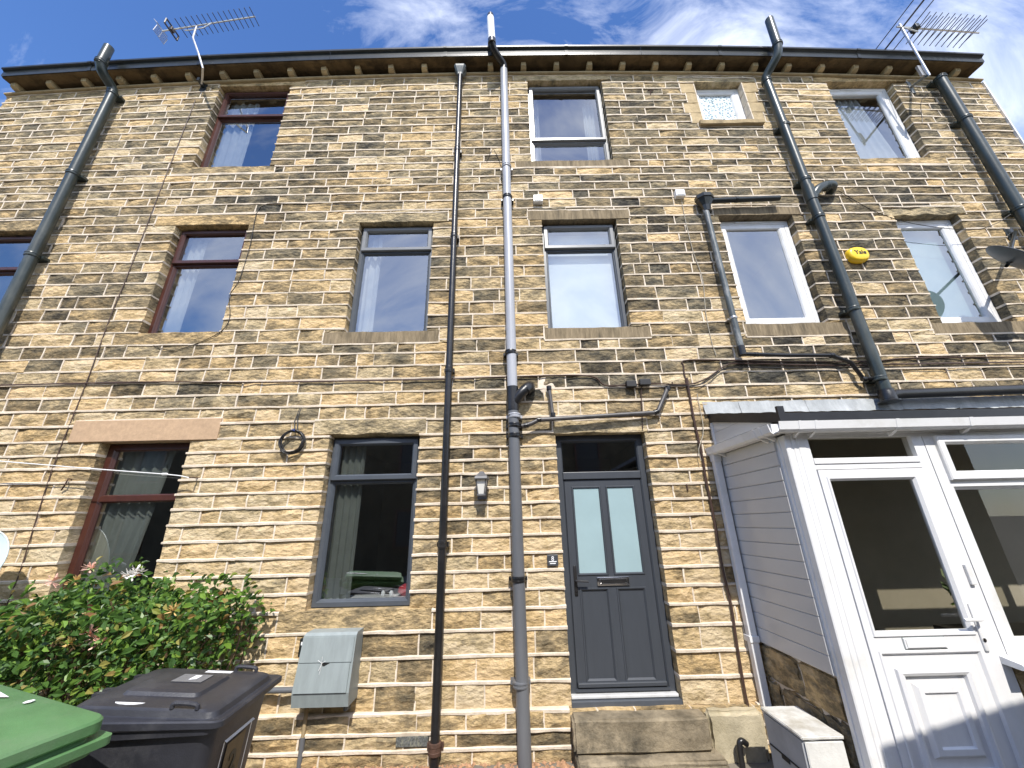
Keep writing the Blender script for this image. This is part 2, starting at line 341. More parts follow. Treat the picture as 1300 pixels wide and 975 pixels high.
PRINTW = mat('white_print', (0.85, 0.85, 0.85), 0.5, 0.02)
PLAQUE = mat('dark_slate_plaque', (0.05, 0.055, 0.062), 0.3, 0.1)
LAMPG = mat('lantern_grey_metal', (0.11, 0.11, 0.115), 0.5, 0.15, 30)
LAMPGLASS = mat('lantern_frosted_glass', (0.78, 0.77, 0.72), 0.35, 0.03)
BINK = mat('charcoal_bin_plastic', (0.026, 0.027, 0.034), 0.45, 0.2, 7, 0.0012, 120, stain=(0.075, 0.075, 0.08), stain_amt=0.5, stain_scale=5)
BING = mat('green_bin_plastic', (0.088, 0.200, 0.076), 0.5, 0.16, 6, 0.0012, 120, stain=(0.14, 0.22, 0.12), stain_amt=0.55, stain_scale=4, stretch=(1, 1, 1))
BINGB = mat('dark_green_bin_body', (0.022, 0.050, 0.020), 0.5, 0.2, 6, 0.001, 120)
RUBBER = mat('black_rubber', (0.012, 0.012, 0.012), 0.7, 0.1)
STICKER = mat('worn_white_sticker', (0.80, 0.80, 0.80), 0.6, 0.05, 20, stain=(0.5, 0.5, 0.5), stain_amt=0.5, stain_scale=30)
STICKERG = mat('grey_embossed_label', (0.16, 0.16, 0.165), 0.5, 0.2, 60)
STICKERB = mat('brown_number_panel', (0.095, 0.065, 0.03), 0.5, 0.2, 30)
LEAF = leaf_mat('honeysuckle_leaf', (0.080, 0.165, 0.034))
STEM = mat('woody_stem', (0.12, 0.075, 0.04), 0.8, 0.3, 20)
PETALP = mat('pink_petal', (0.80, 0.50, 0.40), 0.6, 0.25, 40)
PETALY = mat('orange_petal', (0.72, 0.50, 0.20), 0.6, 0.25, 40)
PETALW = mat('white_petal', (0.82, 0.80, 0.76), 0.6, 0.1, 40)
GRAVEL = mat('orange_gravel', (0.36, 0.21, 0.12), 0.9, 0.5, 30, spec=0.2)
YARD = mat('yard_paving', (0.17, 0.15, 0.12), 0.9, 0.25, 2.0, 0.006, 20, stain=(0.16, 0.14, 0.11), stain_amt=0.6, stain_scale=1.2)
DISHG = mat('grey_dish_paint', (0.06, 0.066, 0.075), 0.45, 0.1, 10)
DISHW = mat('pale_dish_paint', (0.50, 0.58, 0.58), 0.45, 0.08, 10)
OLDWALL = mat('dark_old_wall', (0.085, 0.072, 0.05), 0.9, 0.35, 3, 0.01, 12, spec=0.1)  # dark base colour so the panes facing it reflect dimly
MOSS = mat('dark_weep_vent', (0.10, 0.105, 0.10), 0.7, 0.7, 60, 0.006, 90, stain=(0.30, 0.29, 0.20), stain_amt=0.8, stain_scale=40)

# ------------------------------------------------------------------ setting: ground
g = MB(); g.quad((-400, -400, 0), (400, -400, 0), (400, 400, 0), (-400, 400, 0))
tag(g.build('ground', YARD), kind='structure')

# ------------------------------------------------------------------ the terrace
def arc(x, z):          # bows the upper courses and eaves to follow the lens's barrel bend
    k = max(0.0, min(1.2, (z - 4.2) / 4.2))
    return 0.0056 * x * x * k ** 2

X_END0, X_END1 = -7.56, 7.42
BOUND = [X_END0, -2.62, 2.12, X_END1]
houses = []
for i, (lab) in enumerate(('stone terraced house at the left with mahogany brown window frames',
                           'stone terraced house in the middle with dark grey windows and dark grey front door',
                           'stone terraced house at the right with white window frames and a white porch against it')):
    h = empty('terraced_house', ((BOUND[i] + BOUND[i + 1]) / 2, 0, 0)); tag(h, lab, 'house', 'terraced houses in the stone row'); houses.append(h)
def parent_keep(o, p):
    o.parent = p; o.matrix_parent_inverse = Matrix.Translation(p.location).inverted(); return o
def hb(mb, name, m, hi, smooth=None):           # build a part of house hi
    return parent_keep(mb.build(name, m, None, smooth), houses[hi])
def child(mb, name, m, par, smooth=None):       # build a sub-part under a part
    o = mb.build(name, m, None, smooth); o.parent = par; return o

# openings: name -> x0, x1, z0, z1
OP = dict(W1=(-4.36, -3.28, 6.585, 8.25), W2=(-4.30, -3.35, 3.99, 5.55), W3=(-4.29, -3.355, 1.13, 2.70), W4=(-7.0, -6.02, 3.99, 5.51),
          W5=(-1.91, -0.945, 3.95, 5.55), W6=(0.468, 1.445, 3.95, 5.54), W7=(0.376, 1.532, 6.60, 8.275), W8=(-1.90, -0.952, 1.11, 2.715),
          W9=(2.95, 3.693, 7.295, 8.18), W10=(5.006, 6.03, 6.545, 8.15), W11=(2.80, 3.775, 3.957, 5.56), W12=(5.11, 5.97, 3.925, 5.525),
          D=(0.477, 1.423, 0.36, 2.69))
PD = (3.0, 4.2, 0.30, 2.5)          # house doorway behind the porch
# dressed stones in the wall: x0, x1, z0, z1, material, proud, name, house
DRESS = [
    (*(-4.382, 8.366)[:1], -3.06, 8.255, 8.395, ASHLAR_CLEAN, .004, 'lintel', 0), (-4.62, -3.20, 6.45, 6.58, ASHLAR, .004, 'sill', 0),
    (-4.58, -3.16, 5.555, 5.72, ASHLAR_CLEAN, .006, 'lintel', 0), (-4.56, -3.18, 3.83, 3.985, ASHLAR, .004, 'sill', 0),
    (-4.62, -3.07, 2.705, 2.935, NEWSTONE, .022, 'lintel', 0), (-4.5, -3.15, .97, 1.125, ASHLAR, .01, 'sill', 0),
    (-7.25, -5.8, 5.515, 5.68, ASHLAR, .004, 'lintel', 0), (-7.2, -5.8, 3.83, 3.985, ASHLAR, .004, 'sill', 0),
    (-2.13, -0.76, 5.553, 5.70, ASHLAR, .006, 'lintel', 1), (-2.14, -0.80, 3.795, 3.945, SILLSTONE, .008, 'sill', 1),
    (0.29, 1.63, 5.543, 5.70, SILLSTONE, .008, 'lintel', 1), (0.42, 1.66, 3.80, 3.945, SILLSTONE, .008, 'sill', 1),
    (0.16, 1.68, 8.28, 8.392, ASHLAR_CLEAN, .006, 'lintel', 1), (0.15, 1.74, 6.47, 6.595, SILLSTONE, .006, 'sill', 1),
    (-2.08, -0.89, 2.72, 2.89, ASHLAR_CLEAN, .012, 'lintel', 1), (-2.13, -0.74, .93, 1.105, ASHLAR, .008, 'sill', 1),
    (2.72, 3.92, 8.185, 8.285, ASHLAR_CLEAN, .006, 'lintel', 2), (2.86, 3.80, 7.215, 7.29, ASHLAR, .06, 'sill', 2),
    (4.82, 6.28, 8.155, 8.265, ASHLAR_CLEAN, .006, 'lintel', 2), (4.98, 6.22, 6.43, 6.54, ASHLAR, .006, 'sill', 2),
    (2.74, 3.90, 5.565, 5.70, SILLSTONE, .008, 'lintel', 2), (2.76, 3.98, 3.79, 3.952, SILLSTONE, .008, 'sill', 2),
    (4.99, 6.08, 5.53, 5.66, ASHLAR, .014, 'lintel', 2), (4.95, 6.30, 3.775, 3.92, SILLSTONE, .008, 'sill', 2),
    (0.455, 1.46, 2.695, 2.835, ASHLAR_CLEAN, .008, 'lintel', 1),
]
# dressed jamb blocks of the small top window
for q, zz in enumerate((7.298, 7.515, 7.735, 7.955)):
    w_ = (.17, .24, .16, .22)[q]; DRESS.append((2.945 - w_, 2.945, zz, zz + .21, ASHLAR_CLEAN, .004, 'jamb_block', 2)); DRESS.append((3.698, 3.698 + w_, zz, zz + .21, ASHLAR_CLEAN, .004, 'jamb_block', 2))

def unw(x, z): return z + arc(x, z)
zones = []
for k, (a, b, c, d) in OP.items(): zones.append((a, b, unw((a + b) / 2, c), unw((a + b) / 2, d)))
for d in DRESS: zones.append((d[0], d[1], unw((d[0] + d[1]) / 2, d[2]), unw((d[0] + d[1]) / 2, d[3])))
def subtract(rects, z):
    out = []
    for (a, b, c, d) in rects:
        if z[0] >= b - 1e-6 or z[1] <= a + 1e-6 or z[2] >= d - 1e-6 or z[3] <= c + 1e-6: out.append((a, b, c, d)); continue
        c2, d2 = max(c, z[2]), min(d, z[3])
        if z[2] - c > .001: out.append((a, b, c, z[2]))
        if d - z[3] > .001: out.append((a, b, z[3], d))
        if z[0] - a > .001: out.append((a, z[0], c2, d2))
        if b - z[1] > .001: out.append((z[1], b, c2, d2))
    return out

BEDS = [8.40, 8.231, 8.092, 7.955, 7.81, 7.659, 7.501, 7.347, 7.19, 7.02, 6.865, 6.72, 6.588, 6.458, 6.322, 6.189, 6.053, 5.905, 5.75, 5.59, 5.443, 5.301, 5.152, 4.99, 4.832, 4.672, 4.496, 4.322, 4.155, 3.993,
        3.83, 3.669, 3.513, 3.357, 3.202, 3.050, 2.881, 2.715, 2.572, 2.435, 2.297, 2.155, 2.010, 1.863, 1.71, 1.552, 1.40, 1.243, 1.09, .925, .728, .535, .336, .212, .10, -.03]
rs = random.Random(4)
SILLS = [(d[0], d[1], d[2]) for d in DRESS if d[6] == 'sill']
def tone_at(x, z):
    low = max(0.0, min(1.0, (3.3 - z) / 1.7))                # cleaner, yellower stone lower down
    right = max(0.0, min(1.0, (x + 0.6) / 2.2))              # sootier on the right
    soot = .09 * math.sin(x * .9 + 1.2) * math.sin(z * .8 + x * .3) + .05 * math.sin(x * 2.3 - z * 1.7)
    base = .50 + .11 * right + soot
    if z > 8.15: base -= .16
    if x > 6.1: base -= .12
    base = base * (1 - low) + (.05 + .6 * soot) * low
    for a, b, c in SILLS:                                    # soot and damp streaks below the sills
        if a + .1 < x < b - .1 and c - .75 < z < c: base += .10 * (1 - low * .6)
    u = rs.random()
    if -1.12 < x < -.5 and z < 2.55: base += .22             # damp beside the black drainpipe
    if -1.5 < x < -.7 and .3 < z < .95: base += .22
    if 1.4 < x < 2.1 and z < 2.0: base -= .02
    if z < .34: base = .30
    py = .20 + .12 * (2.9 < z < 4.3) - .05 * right
    if low > .6: t = base + rs.gauss(0, .06) + (.26 if u < .09 else 0)
    elif u < py: t = rs.uniform(.06, .30)
    else: t = base + rs.gauss(0, .075) + (.16 if u > .90 else 0)
    return (max(.0, min(.92, t)), rs.random(), rs.random())

def stone_geo(a, b, c, d, tone, yoff):
    """pitch-faced block: bossed front on a small grid, sides run back into the wall"""
    L = b - a; nx = 4 if L > .22 else 2; nz = 2; vs = []; fs = []
    boss = rs.uniform(.006, .016) * (1.25 if c < 3.3 else 1.0)
    tilt = rs.uniform(-.007, .007); tz = rs.uniform(-.005, .005)
    for j in range(nz + 1):
        for i in range(nx + 1):
            e = i in (0, nx) or j in (0, nz)
            x = a + L * i / nx; zu = c + (d - c) * j / nz
            if not e: x += rs.uniform(-.02, .02); zu += rs.uniform(-.02, .02)
            else:
                if i not in (0, nx): x += rs.uniform(-.012, .012); zu += rs.uniform(-.003, .003) 
            y = yoff + tilt * (2 * i / nx - 1) + tz * (j - 1) - (0 if e else boss * rs.uniform(.4, 1.5)) + (rs.uniform(-.002, .003) if e else 0)
            vs.append((x, y, zu - arc(x, zu)))
    W_ = nx + 1
    for j in range(nz):
        for i in range(nx): fs.append((j * W_ + i, j * W_ + i + 1, (j + 1) * W_ + i + 1, (j + 1) * W_ + i))
    per = [i for i in range(W_)] + [j * W_ + nx for j in range(1, nz + 1)] + [nz * W_ + i for i in range(nx - 1, -1, -1)] + [j * W_ for j in range(nz - 1, 0, -1)]
    b0 = len(vs)
    for p in per: vs.append((vs[p][0], .115, vs[p][2]))
    n = len(per)
    for k in range(n): fs.append((per[k], b0 + k, b0 + (k + 1) % n, per[(k + 1) % n]))
    return vs, fs

stones = []          # (x0,x1,zu0,zu1)
perps = []
for ci in range(len(BEDS) - 1):
    d, c = BEDS[ci], BEDS[ci + 1]
    x = X_END0 - rs.uniform(0, .2)
    while x < X_END1:
        L = rs.choice((rs.uniform(.19, .30), rs.uniform(.27, .40), rs.uniform(.33, .47), rs.uniform(.38, .56)))
        if c < .3: L *= 1.1
        for z in zones:
            if z[2] < (c + d) / 2 < z[3]:
                for e_ in (z[0], z[1]):
                    if x < e_ and abs(x + L - e_) < .13: L = e_ - x
        a, b = max(x, X_END0), min(x + L, X_END1)
        if X_END1 - b < .12: b = X_END1; L = b - x + .01
        if b - a > .05:
            rr = [(a, b, c, d)]
            for z in zones: rr = subtract(rr, z)
            for r_ in rr:
                if r_[1] - r_[0] > .02 and r_[3] - r_[2] > .03: stones.append(r_)
        x += L
def score(s): 
    xm, zm = (s[0] + s[1]) / 2, (s[2] + s[3]) / 2
    d2 = xm * xm + 16 + (zm - 1.8) ** 2
    hidden = (xm > 2.2 and zm < 2.85) or (xm < -2.3 and zm < .9) or abs(xm) / 4.0 > 1.9
    v = Vector((xm, 0, zm)) - CAM; zc = v.dot(fw); px = v.dot(rt2) / zc * 488; py = v.dot(up2) / zc * 488
    if abs(px) > 640 or abs(py) > 480: hidden = True
    return (0 if hidden else 1) * (s[1] - s[0]) * (s[3] - s[2]) * 4.0 / d2 ** 1.5
per_house = [[], [], []]
for s in stones:
    xm = (s[0] + s[1]) / 2
    per_house[0 if xm < BOUND[1] else 1 if xm < BOUND[2] else 2].append(s)
for hi, lst in enumerate(per_house):
    lst.sort(key=score, reverse=True); rest = MB()
    for k, s in enumerate(lst):
        zm = (s[2] + s[3]) / 2
        yo = -.004 + rs.uniform(-.004, .004) - (.045 if zm < .336 else 0)
        vs, fs = stone_geo(*s, None, yo); tn = tone_at((s[0] + s[1]) / 2, zm)
        if k < 300:
            m = MB(); m.add(vs, fs, tn); hb(m, 'stone', STONE, hi)
        else: rest.add(vs, fs, tn)
    if rest.v: tag(hb(rest, 'stonework', STONE, hi), kind='stuff')

# raised ribbon pointing
def ribbon_h(mb, a, b, zu, h=.0095, front=-.014, plinth=0.0):
    n = max(1, int((b - a) / .14)); L0 = []
    for i in range(n + 1):
        x = a + (b - a) * i / n; z = zu + rs.uniform(-.0035, .0035) - arc(x, zu); f = front - plinth + rs.uniform(-.004, .003); hh = h * rs.uniform(.8, 1.35)
        L0.append([(x, .112, z - hh), (x, f, z - hh), (x, f - .002, z + hh * .55), (x, f + .007, z + hh), (x, .112, z + hh)])
    mb.loft(L0)
def ribbon_v(mb, x, c, d, h=.0065, front=-.011, plinth=0.0):
    L0 = []
    for t in (0, .5, 1):
        zu = c + (d - c) * t; z = zu - arc(x, zu); f = front - plinth + rs.uniform(-.003, .003); xx = x + rs.uniform(-.003, .003); hh = h * rs.uniform(.85, 1.3)
        L0.append([(xx - hh, .111, z), (xx - hh, f, z), (xx + hh, f, z), (xx + hh, .111, z)])
    mb.loft(L0)
for hi in range(3):
    mb = MB()
    for zi, z in enumerate(BEDS[:-1]):
        iv = [(BOUND[hi], BOUND[hi + 1])]
        for q in zones:
            if q[2] - .004 < z < q[3] + .004:
                nv = []
                for a, b in iv:
                    if q[0] >= b or q[1] <= a: nv.append((a, b)); continue
                    if q[0] - a > .02: nv.append((a, q[0] + .004))
                    if b - q[1] > .02: nv.append((q[1] - .004, b))
                iv = nv
        if z < .4: iv = [w for a, b in iv for w in ([(a, min(b, .45)), (2.03, b)] if a < .45 and b > .5 else [(a, b)]) if w[1] - w[0] > .05 and not (w[0] > .4 and w[1] < 2.05)]
        for a, b in iv: ribbon_h(mb, a, b, z, front=-.014 if z > 3.2 else -.021, plinth=.045 if z < .3 else (.03 if z < .34 else 0), h=.0105 if z > 3 else .0110)
    for s in per_house[hi]:
        x = s[1]
        if s[1] - s[0] < .05: continue
        if X_END1 - x < .01 or any(abs(x - q[0]) < .004 and q[2] < (s[2] + s[3]) / 2 < q[3] and (q[3] - q[2]) > .5 for q in zones): continue
        ribbon_v(mb, x, s[2], s[3], plinth=.045 if s[3] < .34 else 0)
    for d in DRESS:
        if d[7] != hi: continue
        xm = (d[0] + d[1]) / 2
        if d[6] == 'lintel': ribbon_h(mb, d[0], d[1], unw(xm, d[3]) + .004)
        if d[6] == 'sill': ribbon_h(mb, d[0], d[1], unw(xm, d[2]) - .004)
        ribbon_v(mb, d[0] - .003, unw(xm, d[2]), unw(xm, d[3])); ribbon_v(mb, d[1] + .003, unw(xm, d[2]), unw(xm, d[3]))
    tag(hb(mb, 'pointing', MORTAR, hi), kind='stuff')
    # masonry core behind the facing, with the openings left in it
    mb = MB(); rr = [(BOUND[hi] + .004, BOUND[hi + 1] - .004, -.03, 8.42)]
    for k, o in OP.items(): rr = subtract(rr, (o[0] - .02, o[1] + .02, o[2] - .02, o[3] + .02))
    for r_ in rr: mb.box(r_[0], r_[1], .1125, .40, r_[2], r_[3])
    hb(mb, 'wall', CORE, hi)
    # party walls, floors, ceiling, back wall: the rooms behind the windows
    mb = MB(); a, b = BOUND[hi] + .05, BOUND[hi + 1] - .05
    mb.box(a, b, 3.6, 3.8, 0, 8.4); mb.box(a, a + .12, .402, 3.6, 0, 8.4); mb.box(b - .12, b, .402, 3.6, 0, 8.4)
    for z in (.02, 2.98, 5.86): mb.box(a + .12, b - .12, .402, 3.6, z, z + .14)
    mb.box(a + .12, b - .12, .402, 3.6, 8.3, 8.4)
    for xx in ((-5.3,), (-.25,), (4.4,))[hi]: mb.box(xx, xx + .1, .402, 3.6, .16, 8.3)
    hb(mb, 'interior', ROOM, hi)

# dressed lintels and sills
for (a, b, c, d, m_, proud, nm, hi) in DRESS:
    bm = bmesh.new(); bmesh.ops.create_cube(bm, size=1)
    dep = .13
    for v in bm.verts: v.co = Vector(((a + b) / 2 + v.co.x * (b - a), -proud - .004 + (v.co.y + .5) * dep, (c + d) / 2 + v.co.z * (d - c)))
    le = [e for e in bm.edges if abs(e.verts[0].co.x - e.verts[1].co.x) > .1]
    bmesh.ops.subdivide_edges(bm, edges=le, cuts=max(2, int((b - a) / .15)), use_grid_fill=True)
    for v in bm.verts:
        if v.co.y < 0:
            v.co.y += rs.uniform(-.004, .004)
            if m_ is not NEWSTONE:
                v.co.z += rs.uniform(-.006, .006) if abs(v.co.x - a) > .01 and abs(v.co.x - b) > .01 else 0
                if hi == 1 and nm == 'lintel' and abs(a + 2.08) < .01 and v.co.z < (c + d) / 2: v.co.z += rs.uniform(-.004, .022); v.co.y += rs.uniform(0, .02)
                if hi == 2 and nm == 'lintel' and abs(a - 4.99) < .01: v.co.z += rs.uniform(-.012, .012); v.co.y += rs.uniform(-.006, .03)
    bmesh.ops.bevel(bm, geom=[e for e in bm.edges if e.calc_face_angle(0) > 1.0], offset=.004, segments=1, affect='EDGES')
    me = bpy.data.meshes.new(nm); bm.to_mesh(me); bm.free()
    if m_ in (ASHLAR, ASHLAR_CLEAN) and nm != 'jamb_block' and proud < .05:      # these weather just like the blocks around them
        tn = (rs.uniform(.22, .36) if m_ is ASHLAR_CLEAN else rs.uniform(.30, .45), rs.random(), rs.random(), 1.0)
        at_ = me.attributes.new('tone', 'FLOAT_COLOR', 'POINT'); at_.data.foreach_set('color', list(tn) * len(me.vertices)); m_ = STONE
    me.materials.append(m_)
    parent_keep((lambda o: (COL.objects.link(o), o)[1])(bpy.data.objects.new(nm, me)), houses[hi])

# eaves: string course, corbels, soffit, gutter, roof
def swept(poly, a, b, step=.5):
    n = max(1, int((b - a) / step)); L0 = []
    for i in range(n + 1):
        x = a + (b - a) * i / n; L0.append([(x, y, z - arc(x, z)) for y, z in poly])
    return MB().loft(L0)
for hi in range(3):
    a, b = BOUND[hi] + .002, BOUND[hi + 1] - .002
    ra = a + (.13 if hi == 0 else 0); rb = b - (.14 if hi == 2 else 0)
    hb(swept([(.30, 8.402), (-.040, 8.402), (-.052, 8.410), (-.052, 8.428), (-.03, 8.438), (.30, 8.438)], a, b), 'string_course', CORBEL, hi)
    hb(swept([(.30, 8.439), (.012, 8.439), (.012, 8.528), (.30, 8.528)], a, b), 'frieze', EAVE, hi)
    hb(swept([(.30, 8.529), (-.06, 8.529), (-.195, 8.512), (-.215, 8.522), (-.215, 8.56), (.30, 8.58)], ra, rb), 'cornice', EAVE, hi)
    x = -7.40
    while x < X_END1:
        if a + .03 < x < b - .12:
            z = 8.4385 - arc(x, 8.44); m = MB()
            m.loft([[(x, .10, z + .0), (x + .085, .10, z), (x + .085, .10, z + .088), (x, .10, z + .088)], [(x, -.085, z), (x + .085, -.085, z), (x + .085, -.10, z + .088), (x, -.10, z + .088)],
                    [(x + .006, -.125, z + .015), (x + .079, -.125, z + .015), (x + .079, -.135, z + .082), (x + .006, -.135, z + .082)]])
            hb(m, 'corbel', CORBEL, hi)
        x += .512
    gp = [(-.216, 8.535), (-.224, 8.52), (-.230, 8.560), (-.226, 8.632), (-.242, 8.648), (-.262, 8.655), (-.262, 8.688), (-.250, 8.688), (-.246, 8.665), (-.22, 8.65), (-.222, 8.60), (-.216, 8.60)]
    gu = hb(swept(gp, ra, rb), 'gutter', BLACKG, hi)
    for x in ((-6.2, -4.6), (-.9, .95), (3.3, 5.4))[hi]:
        m = MB(); pr = [(y - .006, z - .004) for y, z in gp[1:7]] + [(y + .004, z) for y, z in reversed(gp[1:7])]
        L0 = [[(xx, y, z - arc(xx, z)) for y, z in pr] for xx in (x, x + .05)]
        m.loft(L0); child(m, 'gutter_joint', BLACKG, gu)
    m = MB()
    for (p, q) in (((-.14, 8.70), (4.0, 11.3)), ((8.0, 8.7), (4.0, 11.3))):
        n = 6
        L0 = []
        for i in range(n + 1):
            xx = ra + (rb - ra) * i / n
            L0.append([(xx, p[0], p[1] - arc(xx, p[1])), (xx, q[0], q[1]), (xx, q[0], q[1] + .03), (xx, p[0], p[1] + .03 - arc(xx, p[1]))])
        m.loft(L0)
    hb(m, 'roof', SLATE, hi)
    m = MB(); m.box(a, b, 7.8, 7.95, 0, 8.6); hb(m, 'rear_wall', CORE, hi)
# gable ends
for hi, x in ((0, X_END0), (2, X_END1)):
    m = MB(); s_ = 1 if hi == 0 else -1
    m.extrude_x([(.403, -.02), (7.79, -.02), (7.79, 8.3), (4.0, 11.2), (.403, 8.3)], x + s_ * .003, x + s_ * .05)
    hb(m, 'gable_wall', CORE, hi)
m = MB(); m.box(X_END1 + .001, X_END1 + .022, -.03, .30, 0, 8.08); hb(m, 'edge_strip', WHITE, 2)  # narrow white strip down the right wall edge

# ------------------------------------------------------------------ windows
def curtain(par, x0, x1, z0, z1, y=.30, m=None, lean=0.0, amp=.022, folds=5):
    nx = folds * 4; nz = 4; vs = []; fs = []
    for j in range(nz + 1):
        t = j / nz
        for i in range(nx + 1):
            u = i / nx; x = x0 + (x1 - x0) * u + lean * (1 - t) * u; vs.append((x, y + amp * math.sin(u * folds * 2 * math.pi + .6 * t), z0 + (z1 - z0) * t))
    for j in range(nz):
        for i in range(nx): fs.append((j * (nx + 1) + i, j * (nx + 1) + i + 1, (j + 1) * (nx + 1) + i + 1, (j + 1) * (nx + 1) + i))
    mb = MB(); mb.add(vs, fs); return child(mb, 'curtain', m or CURTAIN, par, R(80))
FY = .095
def pane(par, x0, x1, z0, z1, y, m=None):
    mb = MB(); mb.box(x0, x1, y, y + .008, z0, z1); return child(mb, 'pane', m or GLASS, par)
def window(hi, key, m_, lights, outer=.05, label=None, vent=False, glass=None, sash_m=None):
    """lights: list of (z_bottom, z_top, opening) from the top down"""
    a, b, c, d = OP[key]; a += .006; b -= .006; c += .004; d -= .004
    mb = MB(); mb.ring(a, b, c, d, [(0, FY + .07), (0, FY)] + ([(.052, FY), (.056, FY + .007), (.060, FY + .003)] if outer > .1 else []) + [(outer - .012, FY + (.003 if outer > .1 else 0)), (outer, FY + .014), (outer, FY + .07), (0, FY + .07)])
    for k, (z0, z1, op) in enumerate(lights[:-1]):       # transom bars
        mb.box(a + outer - .004, b - outer + .004, FY + .006, FY + .065, z0 - .045, z0 + .004)
    w = hb(mb, 'window', m_, hi)
    if label: w['label'] = label
    for k, (z0, z1, op) in enumerate(lights):
        if op:
            x0, x1 = a + .022, b - .022; z0s = z0 - .022; z1s = min(z1 + .028, d - .018)
            s = MB(); s.ring(x0, x1, z0s, z1s, [(0, FY + .03), (0, FY - .022), (.007, FY - .030), (.045, FY - .030), (.060, FY - .010), (.060, FY + .03), (0, FY + .03)])
            sa = child(s, 'sash', sash_m or m_, w); pane(w, x0 + .055, x1 - .055, z0s + .055, z1s - .055, FY + .012, glass)
            s = MB(); s.cbox((x0 + x1) / 2 - .05, (x0 + x1) / 2 + .05, FY + .031, FY + .055, z0s + .01, z0s + .035, .004); child(s, 'handle', m_, w)
        else:
            x0, x1 = a + outer, b - outer; t = z1 - (.045 if k > 0 else 0)
            s = MB(); s.ring(x0, x1, z0 + (outer if k == len(lights) - 1 and z0 < c + .02 else .004), t - (0 if k else 0), [(0, FY + .012), (.004, FY + .012), (.016, FY + .030), (.016, FY + .05)])
            child(s, 'bead', m_, w); pane(w, x0 + .008, x1 - .008, z0 + .008, t - .006, FY + .034, glass)
    if vent:
        s = MB(); xm = (a + b) / 2; s.cbox(xm - .22, xm + .12, FY - .012, FY - .0005, d - .036, d - .016, .003); child(s, 'trickle_vent', m_, w)
    return w
def lights2(key, zt, top=True, bottom=False):
    a, b, c, d = OP[key]; return [(zt, d - .05, top), (c, zt, bottom)]
w1 = window(0, 'W1', BROWN, lights2('W1', 7.70), label='brown window below the television aerial with a curtain at its left'); curtain(w1, -4.31, -3.86, 6.66, 8.15, .20, CURTAIN, folds=4, amp=.016)
w2 = window(0, 'W2', BROWN, lights2('W2', 5.036), label='brown middle-floor window above the pink lintel'); curtain(w2, -4.25, -4.02, 4.05, 5.48, .20, CURTAIN, folds=3)
w3 = window(0, 'W3', BROWN, lights2('W3', 2.157, False), .07, label='brown ground-floor window behind the bush with pale curtain'); curtain(w3, -4.24, -3.66, 1.2, 2.64, .20, CURTAING, -.14)
w4 = window(0, 'W4', BROWN, lights2('W4', 4.98), label='brown window cut by the photograph edge behind the fat drainpipe')
w5 = window(1, 'W5', ANTH, lights2('W5', 5.185), label='grey middle-floor window left of the thin black drainpipe', sash_m=ANTH_GLARE); curtain(w5, -1.84, -1.66, 4.0, 5.48, .20, CURTAIN, folds=2)
w6 = window(1, 'W6', ANTH, lights2('W6', 5.171), label='grey middle-floor window over the front door with pale blind', sash_m=ANTH_GLARE)
mb = MB(); mb.box(.53, 1.39, .20, .206, 3.99, 5.46); child(mb, 'blind', BLIND, w6)
w7 = window(1, 'W7', ANTH_GLARE, [(7.109, 8.225, True), (6.60, 7.109, False)], label='grey top-floor window with deep opening sash, frame paled as if in sun glare'); curtain(w7, 1.27, 1.45, 6.66, 8.2, .3, folds=3); curtain(w7, .44, .56, 6.66, 8.2, .3, folds=2)
w8 = window(1, 'W8', ANTH, lights2('W8', 2.289), label='grey ground-floor window above the grey meter box'); curtain(w8, -1.85, -1.58, 1.16, 2.66, .20, CURTAING, folds=4)
mb = MB(); mb.lathe((-1.06, .30, 1.17), (0, 0, 1), [(0, .05), (.03, .085), (.07, .08), (.10, .03)], 10); child(mb, 'ornament', RED, w8, SM)
for xx in (-1.28, -1.2):
    mb = MB(); mb.lathe((xx, .26, 1.17), (0, 0, 1), [(0, .018), (.03, .022), (.05, .008)], 8); child(mb, 'ornament', STICKER, w8, SM)
mb = MB(); mb.box(-1.88, -.97, FY + .09, .40, 1.135, 1.168); child(mb, 'inner_sill', WHITE, w8)
w9 = window(2, 'W9', WHITE, [(7.295, 8.18, False)], .105, label='small white top-floor window with patterned glass', glass=LACE)
w10 = window(2, 'W10', WHITE, [(6.545, 8.15, False)], .125, label='white top-floor window with trickle vent and draped curtain', vent=True); curtain(w10, 5.10, 5.62, 6.6, 8.1, .20, CURTAIN, .25, folds=6)
w11 = window(2, 'W11', WHITE, [(3.957, 5.56, False)], .125, label='white middle-floor window beside the dark soil pipe reflecting cloud', vent=True)
w12 = window(2, 'W12', WHITE, [(3.925, 5.525, False)], .125, label='white middle-floor window beside the satellite dish')
mb = MB(); mb.box(5.17, 5.9, .22, .226, 3.97, 5.46); child(mb, 'blind', FROST, w12)

